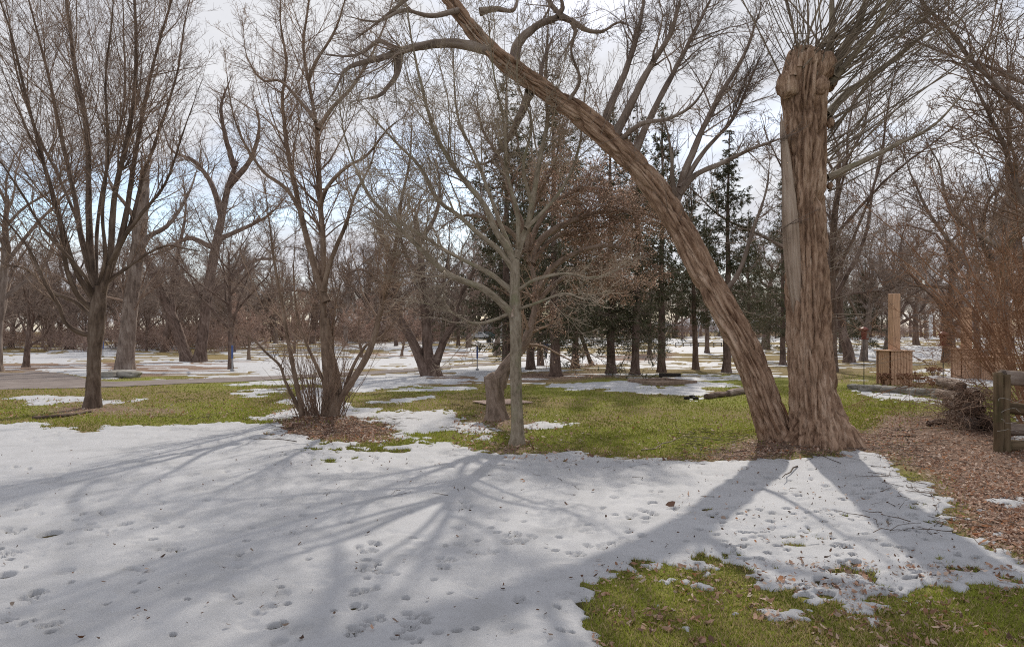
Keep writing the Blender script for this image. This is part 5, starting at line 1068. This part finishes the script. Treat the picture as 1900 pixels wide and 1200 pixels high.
def feeder(px, py, top, label, hook=False):
    X0, Y0 = gp(px, py); k = Y0 / F; z0 = float(terr(X0, Y0)); h = (py - top) * k; r = root('bird_feeder', (X0, Y0, z0), label, 'bird feeder')
    def lathe(name, prof, mat, S=12):
        a = np.arange(S) * 2 * math.pi / S; V = np.array([[rr * math.cos(b), rr * math.sin(b), z] for rr, z in prof for b in a]); i = np.arange(len(prof) * S).reshape(-1, S)
        return link(name, mesh(name, V, np.stack([i[:-1], np.roll(i[:-1], -1, 1), np.roll(i[1:], -1, 1), i[1:]], -1).reshape(-1, 4), mat, smooth=False), r)
    lathe('pole', [(.012, -.05), (.012, h - .36)], BLACK, 8)
    lathe('tray', [(0, h - .36), (.12, h - .36), (.13, h - .33), (.06, h - .33)], RED); lathe('body', [(.065, h - .33), (.085, h - .2), (.10, h - .10), (0, h - .10)], RED, 6); lathe('roof', [(0, h - .1), (.16, h - .10), (.10, h - .04), (.02, h), (0, h)], RED, 6); lathe('finial', [(.012, h - .005), (.014, h + .03), (0, h + .04)], BLACK, 6)
feeder(1750, 738, 614, 'red lantern shaped bird feeder on a thin black pole by the edging stones')
feeder(1603, 722, 606, 'red bird feeder on a pole in front of the dark tree right of the willow')

# fence at the right edge
fx, fy = gp(1860, 838); fz = float(terr(fx, fy)); r = root('log_fence', (fx, fy, fz), 'rough log rail fence with split double post at the right edge', 'fence'); L0 = np.array([fx, fy, fz])
fp = tube_obj('post', [(-.055, .0, -.05), (-.052, 0, .5), (-.055, .01, 1.09)], [.062, .058, .06], POSTWOOD, r, 14, 30, True, .008, 1)
tube_obj('post', [(.07, .03, -.05), (.066, .03, .5), (.07, .03, 1.06)], [.06, .056, .055], POSTWOOD, r, 14, 30, True, .008, 2)
for i, (z0, z1, x0, y1, rr) in enumerate([(1.02, .92, .10, .25, .105), (.60, .42, .14, .5, .085), (.30, .22, .14, .3, .09), (.05, .10, .2, .1, .10)]):
    tube_obj('rail', [(x0 - .05, .08 + .03 * i, z0), (1.2, .1 + y1 * .5, (z0 + z1) / 2 - .03), (2.6, .1 + y1, z1)], [rr, rr * .95, rr * .85], POSTWOOD if i % 2 else BARK_GREY, r, 14, 40, True, .01, 5 + i)
rng = np.random.default_rng(7); n = 4; tq = np.linspace(0, 1, 14)
Wl = np.array([[[-.14 + .32 * s + .03 * math.sin(9 * s + i), -.10 - .03 * math.sin(5 * s + i) - .02 * i * .3, .30 + .14 * i + .03 * math.sin((4 + i) * s + 2 * i)] for s in tq] for i in range(n)]); v, q = tubes(Wl, np.full((n, 14), .0022), 4); link('tie_wire', mesh('tie_wire', v, q, plain_mat('pale_wire', (.42, .39, .35), .5, .4)), fp)
# woodpile left of the post
for i, (px, py, rr, dz, dy, lb) in enumerate([(1806, 800, .11, .0, 0, 'bottom log at the left of the woodpile beside the fence post'), (1838, 802, .12, .0, .1, 'bottom log next to the fence post'), (1818, 800, .13, .19, .2, 'middle log of the woodpile left of the fence post'), (1843, 800, .11, .2, .35, 'middle log of the woodpile touching the fence post'), (1812, 800, .10, .38, .4, 'upper log at the left of the woodpile'), (1836, 800, .12, .41, .3, 'top log of the woodpile under the brush'), (1820, 800, .10, .58, .5, 'topmost log of the woodpile, covered with twigs')]):
    X0, Y0 = gp(px, py); z0 = float(terr(X0, Y0)) + dz + rr
    o = tube_obj('stacked_log', [(0, 0, 0), (.25, .5, .01), (.45, 1.3, .0)], [rr, rr * .97, rr * .92], BARK_DARK if i % 2 else BARK_GREY, None, 14, 24, True, .012, 20 + i); o.location = (X0, Y0 + dy, z0); tag(o, lb, 'log', 'logs in the woodpile')
X0, Y0 = gp(1818, 800); z0 = float(terr(X0, Y0)); rng = np.random.default_rng(9); n = 420
p = np.array([X0, Y0 + .2, z0 + .35]) + rng.normal(0, 1, (n, 3)) * [.22, .3, .24]; p[:, 2] = np.maximum(p[:, 2], z0 + .03); d = norm(rng.normal(size=(n, 3)) * [1, .8, .5]); out = np.empty((n, 7, 3)); out[:, 0] = p; ln = rng.uniform(.25, .9, n)
for j in range(1, 7): d = norm(d + rng.normal(0, .22, (n, 3)) + [0, 0, -.05]); p = p + d * (ln / 6)[:, None]; out[:, j] = p
out[..., 2] = np.maximum(out[..., 2], z0 + .02)
r = root('brush_heap', (X0, Y0, z0), 'tangle of cut twigs heaped over the woodpile', 'brush'); part('twigs', *tubes(out, rng.uniform(.003, .007, n)[:, None] * np.linspace(1, .5, 7)[None], 4), TW_TAN, r)

# sandbox frame, logs, board
X0, Y0 = gp(1228, 711); z0 = float(terr(X0, Y0)); r = root('sandbox_frame', (X0, Y0, z0), 'low square timber frame lying in the snow before the spruces', 'frame'); r.rotation_euler = (0, 0, .45); s = .78
for i, (lo, hi) in enumerate([((-s, -s, 0), (s, -s + .12, .12)), ((-s, s - .12, 0), (s, s, .12)), ((-s, -s + .124, 0), (-s + .12, s - .124, .115)), ((s - .12, -s + .124, 0), (s, s - .124, .115))]): box_part('timber', lo, hi, GREYWOOD, r, bev=.012)
for i in range(5): box_part('board', (-s + .13 + i * .262, -s + .13, .02), (-s + .13 + i * .262 + .252, s - .13, .05), GREYWOOD, r, bev=.004)
X1, Y1 = gp(1243, 705); o = root('charred_beam', (X1, Y1, float(terr(X1, Y1)) + .12), 'short black beam resting on the far edge of the timber frame', 'beam'); box_part('beam', (-.36, -.06, 0), (.36, .06, .12), CHAR, o, rot=-.12, bev=.015); box_part('leg', (-.32, -.03, -.14), (-.26, .03, .0), CHAR, o, bev=.004)
def ground_log(pts, rr, mat, label, seed, name='fallen_log'):
    w = np.array([[*gp(a, c), 0] for a, c in pts]); w[:, 2] = terr(w[:, 0], w[:, 1]) + rr * .75; c0 = w[0].copy(); o = tube_obj(name, w - c0, [rr, rr * 1.05, rr * .9][:len(pts)] if len(pts) == 3 else rr, mat, None, 14, 36, True, .015, seed); o.location = c0; return tag(o, label, 'log')
ground_log([(1310, 741), (1330, 738), (1350, 736)], .075, BARK_DARK, 'thin dark log end lying on the grass left of the leaning willow', 31)
ground_log([(1350, 736), (1366, 733), (1396, 730)], .09, BARK_GREY, 'grey brown log lying behind the leaning willow trunk', 32)
ground_log([(1722, 792), (1735, 789), (1754, 787)], .055, BARK_DARK, 'short dark branch piece on the leaf litter left of the woodpile', 33)
ground_log([(60, 778), (110, 774), (168, 764)], .035, BARK_MAPLE, 'long thin surface root running left from the maple foot', 34, 'surface_root')
X0, Y0 = gp(932, 748); o = root('flat_board', (X0, Y0, float(terr(X0, Y0)) + .02), 'flat pinkish board lying on the grass behind the bent tree', 'board'); box_part('board', (-.55, -.45, 0), (.55, .45, .025), SLAB, o, rot=.5, bev=.005)
# charred stones beside the log
for i, (px, py) in enumerate([(1274, 741), (1284, 739), (1291, 742)]): boulder('small_stone', px, py, 10, 6, .1, CHAR, ['leftmost small dark stone by the dark log end', 'middle small dark stone by the dark log end', 'small dark stone nearest the dark log end'][i], 'stone', 640 + i, 'small dark stones by the log')

def marker(px, py, top, wpx, label):
    X0, Y0 = gp(px, py); k = Y0 / F; h = (py - top) * k; r = root('marker_post', (X0, Y0, float(terr(X0, Y0))), label, 'post', 'blue trail markers')
    box_part('base', (-.07, -.07, 0), (.07, .07, .12), GREYM, r); box_part('pole', (-.025, -.025, .121), (.025, .025, h * .5), GREYM, r); box_part('blue_panel', (-wpx * k / 2, -.03, h * .5 + .001), (wpx * k / 2, .03, h), BLUE, r)
marker(885.5, 688, 641, 3.2, 'blue marker post standing in snow left of the bent tree'); marker(431, 690, 641, 3, 'blue marker post beside the thin dark tree left of the clump'); marker(191, 662, 632, 3, 'blue marker post just right of the maple trunk')

# ------------------------------------------------------------------ far park: bin, rails, fence, cars, pavilion
X0, Y0 = gp(907, 636); r = root('litter_bin', (X0, Y0, float(terr(X0, Y0))), 'black litter bin on the far grass', 'bin'); box_part('body', (-.4, -.4, .1), (.4, .4, .95), BLACK, r, bev=.05); box_part('lid', (-.43, -.43, .952), (.43, .43, 1.05), BLACK, r, bev=.03)
for sx in (-.3, .3): box_part('foot', (sx - .06, -.3, 0), (sx + .06, .3, .099), BLACK, r)
def rail(px0, px1, py, hp, label):
    Xa, Y0 = gp(px0, py); Xb, _ = gp(px1, py); h = hp * Y0 / F; c = (Xa + Xb) / 2; r = root('park_rail', (c, Y0, float(terr(c, Y0))), label, 'railing', 'low rails round the far field'); W = (Xb - Xa) / 2
    for z in (.5, 1): box_part('rail', (-W, -.05, h * z - .12), (W, .05, h * z), GREYM if z < 1 else BLACK, r)
    for i in range(7): x = -W + .08 + (2 * W - .16) * i / 6; box_part('post', (x - .06, .052, 0), (x + .06, .17, h + .02), BLACK, r)
rail(1253, 1340, 643, 7, 'low dark rail on the field right of the slim spruce'); rail(1100, 1180, 641, 7, 'low dark rail on the field between the row of spruces'); rail(1005, 1075, 642, 6, 'low dark rail behind the walkers')
Xa, Y0 = gp(1727, 629); r = root('white_pole', (Xa, Y0, float(terr(Xa, Y0))), 'slim white pole on the far field between the planters', 'pole'); box_part('shaft', (-.28, -.28, 0), (.28, .28, 5.2), WHITE, r, bev=.05); box_part('cap', (-.34, -.34, 5.2), (.34, .34, 5.35), WHITE, r)
Xa, Y0 = gp(1080, 627); Xb, _ = gp(1450, 627); r = root('wire_fence', ((Xa + Xb) / 2, Y0, float(terr(Xa, Y0))), 'tall thin wire fence along the far edge of the field', 'fence'); W = (Xb - Xa) / 2
for i in range(13): x = -W + 2 * W * i / 12; box_part('post', (x - .06, -.06, 0), (x + .06, .06, 3.0), GREYM, r)
for z in (.4, 1.7, 3.0): box_part('rail', (-W, .07, z - .04), (W, .13, z + .04), GREYM, r)
GLASS = plain_mat('car_glass', (.03, .035, .04), .15, .5, var=.1); TYRE = plain_mat('tyre', (.02, .02, .02), .9, .2); LAMP = plain_mat('lamp_glass', (.7, .7, .68), .2, .5)
def car(px, py, rot, col, label):
    X0, Y0 = gp(px, py); r = root('parked_car', (X0, Y0, float(terr(X0, Y0))), label, 'car', 'cars parked at the far road'); r.rotation_euler = (0, 0, rot); m = plain_mat('car_paint', col, .3, .5, var=.04)
    prof = [(-2.1, .35), (-2.15, .75), (-1.9, .95), (-1.3, 1.0), (-.75, 1.45), (.75, 1.48), (1.35, 1.0), (2.0, .9), (2.15, .7), (2.1, .35)]
    def ext(name, pr, w0, w1, mat, par):
        bm = bmesh.new(); zt = max(z for _, z in pr); a = [bm.verts.new((x, -(w0 if z < 1.02 else w1), z)) for x, z in pr]; c = [bm.verts.new((x, (w0 if z < 1.02 else w1), z)) for x, z in pr]
        bm.faces.new(a); bm.faces.new(c[::-1])
        for i in range(len(pr)): j = (i + 1) % len(pr); bm.faces.new((a[i], c[i], c[j], a[j]))
        bmesh.ops.recalc_face_normals(bm, faces=bm.faces[:]); bmesh.ops.bevel(bm, geom=bm.edges[:], offset=.05, segments=2, affect='EDGES'); me = bpy.data.meshes.new(name); bm.to_mesh(me); bm.free(); me.materials.append(mat); return link(name, me, par)
    ext('body', prof, .88, .66, m, r)
    for sy in (-1, 1):
        for xa, xb in ((-.68, -.03), (.03, .72)): o = box_part('window', (xa, sy * .79 - .015, 1.05), (xb, sy * .79 + .015, 1.38), GLASS, r, rot=(sy * .42, 0, 0))
        for x in (-1.3, 1.3): o = tube_obj('wheel', [(x, sy * .72, .33), (x, sy * .82, .33), (x, sy * .92, .33)], [.33, .34, .33], TYRE, r, 16, 8); tube_obj('rim', [(x, sy * .9, .33), (x, sy * .93, .33), (x, sy * .945, .33)], [.2, .2, .18], GREYM, o, 12, 6)
        for x in (-2.12, 2.12): box_part('headlight' if x < 0 else 'tail_light', (x - .05, sy * .65 - .14, .62), (x + .05, sy * .65 + .14, .76), LAMP if x < 0 else RED, r)
    box_part('windscreen', (-1.06, -.56, 1.1), (-1.03, .56, 1.4), GLASS, r, rot=(0, .8, 0)); box_part('rear_window', (1.04, -.56, 1.1), (1.07, .56, 1.4), GLASS, r, rot=(0, -.8, 0))
car(889, 629, .1, (.55, .56, .58), 'silver car parked on the far road left of the bent tree'); car(904, 628, .1, (.03, .10, .11), 'dark teal car parked behind the litter bin'); car(862, 628.5, .05, (.12, .13, .16), 'dark grey car parked at the far road left of the silver one')
X0, Y0 = gp(921, 626.5); r = root('park_pavilion', (X0, Y0, float(terr(X0, Y0))), 'small far building with a white gable beyond the parked cars', 'building'); ROOF = plain_mat('roof_shingle', (.14, .12, .12), .9, .2)
box_part('wall', (-4, -3, 0), (4, 3, 3.0), WHITE, r, bev=0)
V = np.array([(-4.4, -3.4, 3.0), (4.4, -3.4, 3.0), (0, -3.4, 5.2), (-4.4, 3.4, 3.0), (4.4, 3.4, 3.0), (0, 3.4, 5.2)]); link('gable', mesh('gable', V * [.9, .95, 1] + [0, 0, .01], None, WHITE, smooth=False, tris=[(0, 1, 2), (5, 4, 3)]), r)
for sx in (-1, 1): link('roof', mesh('roof', np.array([(sx * 4.6, -3.6, 2.95), (0, -3.6, 5.3), (0, 3.6, 5.3), (sx * 4.6, 3.6, 2.95), (sx * 4.6, -3.6, 3.1), (0, -3.6, 5.45), (0, 3.6, 5.45), (sx * 4.6, 3.6, 3.1)]), [(0, 1, 2, 3), (4, 7, 6, 5), (0, 4, 5, 1), (3, 2, 6, 7), (0, 3, 7, 4)], ROOF, smooth=False), r)
dr_ = box_part('door', (-.5, -3.06, 0), (.5, -3.005, 2.1), GLASS, r); box_part('handle', (.3, -.09, -.05), (.36, -.031, .1), GREYM, dr_); box_part('window', (1.4, -3.05, 1.1), (2.8, -3.004, 2.1), GLASS, r); box_part('window', (-2.8, -3.05, 1.1), (-1.4, -3.004, 2.1), GLASS, r)

# ------------------------------------------------------------------ walkers
def cloth(n, c): return plain_mat(n, c, .85, .15, var=.12, scale=9)
SKIN = plain_mat('skin', (.50, .31, .23), .6, .3, var=.05); HAIR = plain_mat('hair', (.04, .028, .02), .7, .3)
def person(px, py, hgt, rot, jacket, trousers, label, stride=.28):
    s = hgt / 1.75
    J = {'pel': (0, 0, .95, .13), 'wst': (0, 0, 1.12, .135), 'chs': (0, .01, 1.34, .155), 'nek': (0, .01, 1.50, .06), 'hd0': (0, .02, 1.58, .075), 'hd1': (0, .025, 1.66, .092), 'hd2': (0, .01, 1.73, .06)}
    E = [('pel', 'wst'), ('wst', 'chs'), ('chs', 'nek'), ('nek', 'hd0'), ('hd0', 'hd1'), ('hd1', 'hd2')]
    for sd, q in ((-1, 1), (1, -1)):
        n = str(sd); st = stride * q
        J.update({'hip' + n: (sd * .10, 0, .90, .10), 'kne' + n: (sd * .10, st * .55 + .05, .50, .066), 'ank' + n: (sd * .10, st - (.1 if q < 0 else 0), .09 + (.04 if q < 0 else 0), .045), 'toe' + n: (sd * .11, st + .15 - (.1 if q < 0 else 0), .04, .036),
                  'sho' + n: (sd * .19, 0, 1.42, .075), 'elb' + n: (sd * .25, -st * .35 - .02, 1.15, .055), 'wri' + n: (sd * .25, -st * .6 + .08, .93, .036), 'plm' + n: (sd * .25, -st * .66 + .10, .86, .036)})
        E += [('pel', 'hip' + n), ('hip' + n, 'kne' + n), ('kne' + n, 'ank' + n), ('ank' + n, 'toe' + n), ('chs', 'sho' + n), ('sho' + n, 'elb' + n), ('elb' + n, 'wri' + n), ('wri' + n, 'plm' + n)]
        bx_, by_, bz_, _ = J['plm' + n]
        for f in range(4):
            o = (f - 1.5) * .021; l = (.07, .08, .076, .06)[f]
            J['f%d%s' % (f, n)] = (bx_ + sd * .004, by_ + o, bz_ - .04, .010); J['g%d%s' % (f, n)] = (bx_ - sd * .012, by_ + o + .004, bz_ - .04 - l, .008); E += [('plm' + n, 'f%d%s' % (f, n)), ('f%d%s' % (f, n), 'g%d%s' % (f, n))]
        J['th' + n] = (bx_ - sd * .01, by_ + .05, bz_ - .02, .010); J['tt' + n] = (bx_ - sd * .02, by_ + .065, bz_ - .06, .008); E += [('plm' + n, 'th' + n), ('th' + n, 'tt' + n)]
    ks = list(J); me = bpy.data.meshes.new('person'); me.from_pydata([J[k][:3] for k in ks], [(ks.index(a), ks.index(c)) for a, c in E], [])
    o = bpy.data.objects.new('tmp', me); COL.objects.link(o); o.modifiers.new('s', 'SKIN'); sv = me.skin_vertices[0].data
    for i, k in enumerate(ks): sv[i].radius = (J[k][3], J[k][3] * (.75 if k in ('pel', 'wst', 'chs') else 1)); sv[i].use_root = (k == 'pel')
    sv_ = o.modifiers.new('u', 'SUBSURF'); sv_.levels = 2; bpy.context.view_layer.update()
    ev = o.evaluated_get(bpy.context.evaluated_depsgraph_get()); m2 = bpy.data.meshes.new_from_object(ev); bpy.data.objects.remove(o); m2.name = 'body'
    for q in (jacket, trousers, SKIN, HAIR, BLACK): m2.materials.append(q)
    for p_ in m2.polygons:
        c = p_.center; p_.use_smooth = True
        p_.material_index = 4 if c.z < .11 else (1 if c.z < .84 and abs(c.x) < .2 else (2 if (c.z < .90 and abs(c.x) > .2) else (0 if c.z < 1.5 else (3 if (c.z > 1.68 or c.y < .0) else 2))))
    X0, Y0 = gp(px, py); r = root('person', (X0, Y0, float(terr(X0, Y0))), label, 'person'); r.scale = (s,) * 3; r.rotation_euler = (0, 0, rot)
    bo = link('body', m2, r)
    # nose, eyes and ears on the head
    def dot(name, c, sz, mat):
        bm = bmesh.new(); bmesh.ops.create_icosphere(bm, subdivisions=2, radius=1)
        for v in bm.verts: v.co = Vector((v.co.x * sz[0] + c[0], v.co.y * sz[1] + c[1], v.co.z * sz[2] + c[2]))
        q = bpy.data.meshes.new(name); bm.to_mesh(q); bm.free(); q.materials.append(mat); link(name, q, bo)
    dot('nose', (0, .115, 1.635), (.014, .02, .02), SKIN); dot('mouth', (0, .098, 1.59), (.022, .008, .006), RED)
    for sx in (-1, 1): dot('eye', (sx * .033, .10, 1.665), (.012, .008, .008), BLACK); dot('ear', (sx * .088, .02, 1.64), (.012, .022, .03), SKIN)
    dot('hair', (0, 0, 1.70), (.095, .10, .075), HAIR)
person(1013, 666, 1.66, math.pi * .92, cloth('navy_jacket', (.035, .045, .12)), cloth('dark_trousers', (.03, .032, .045)), 'person in dark blue jacket walking along the snowy path')
person(987, 649, 1.15, math.pi * 1.1, cloth('black_coat', (.03, .03, .04)), cloth('black_trousers', (.02, .02, .025)), 'small far person in black walking ahead of the one in blue')
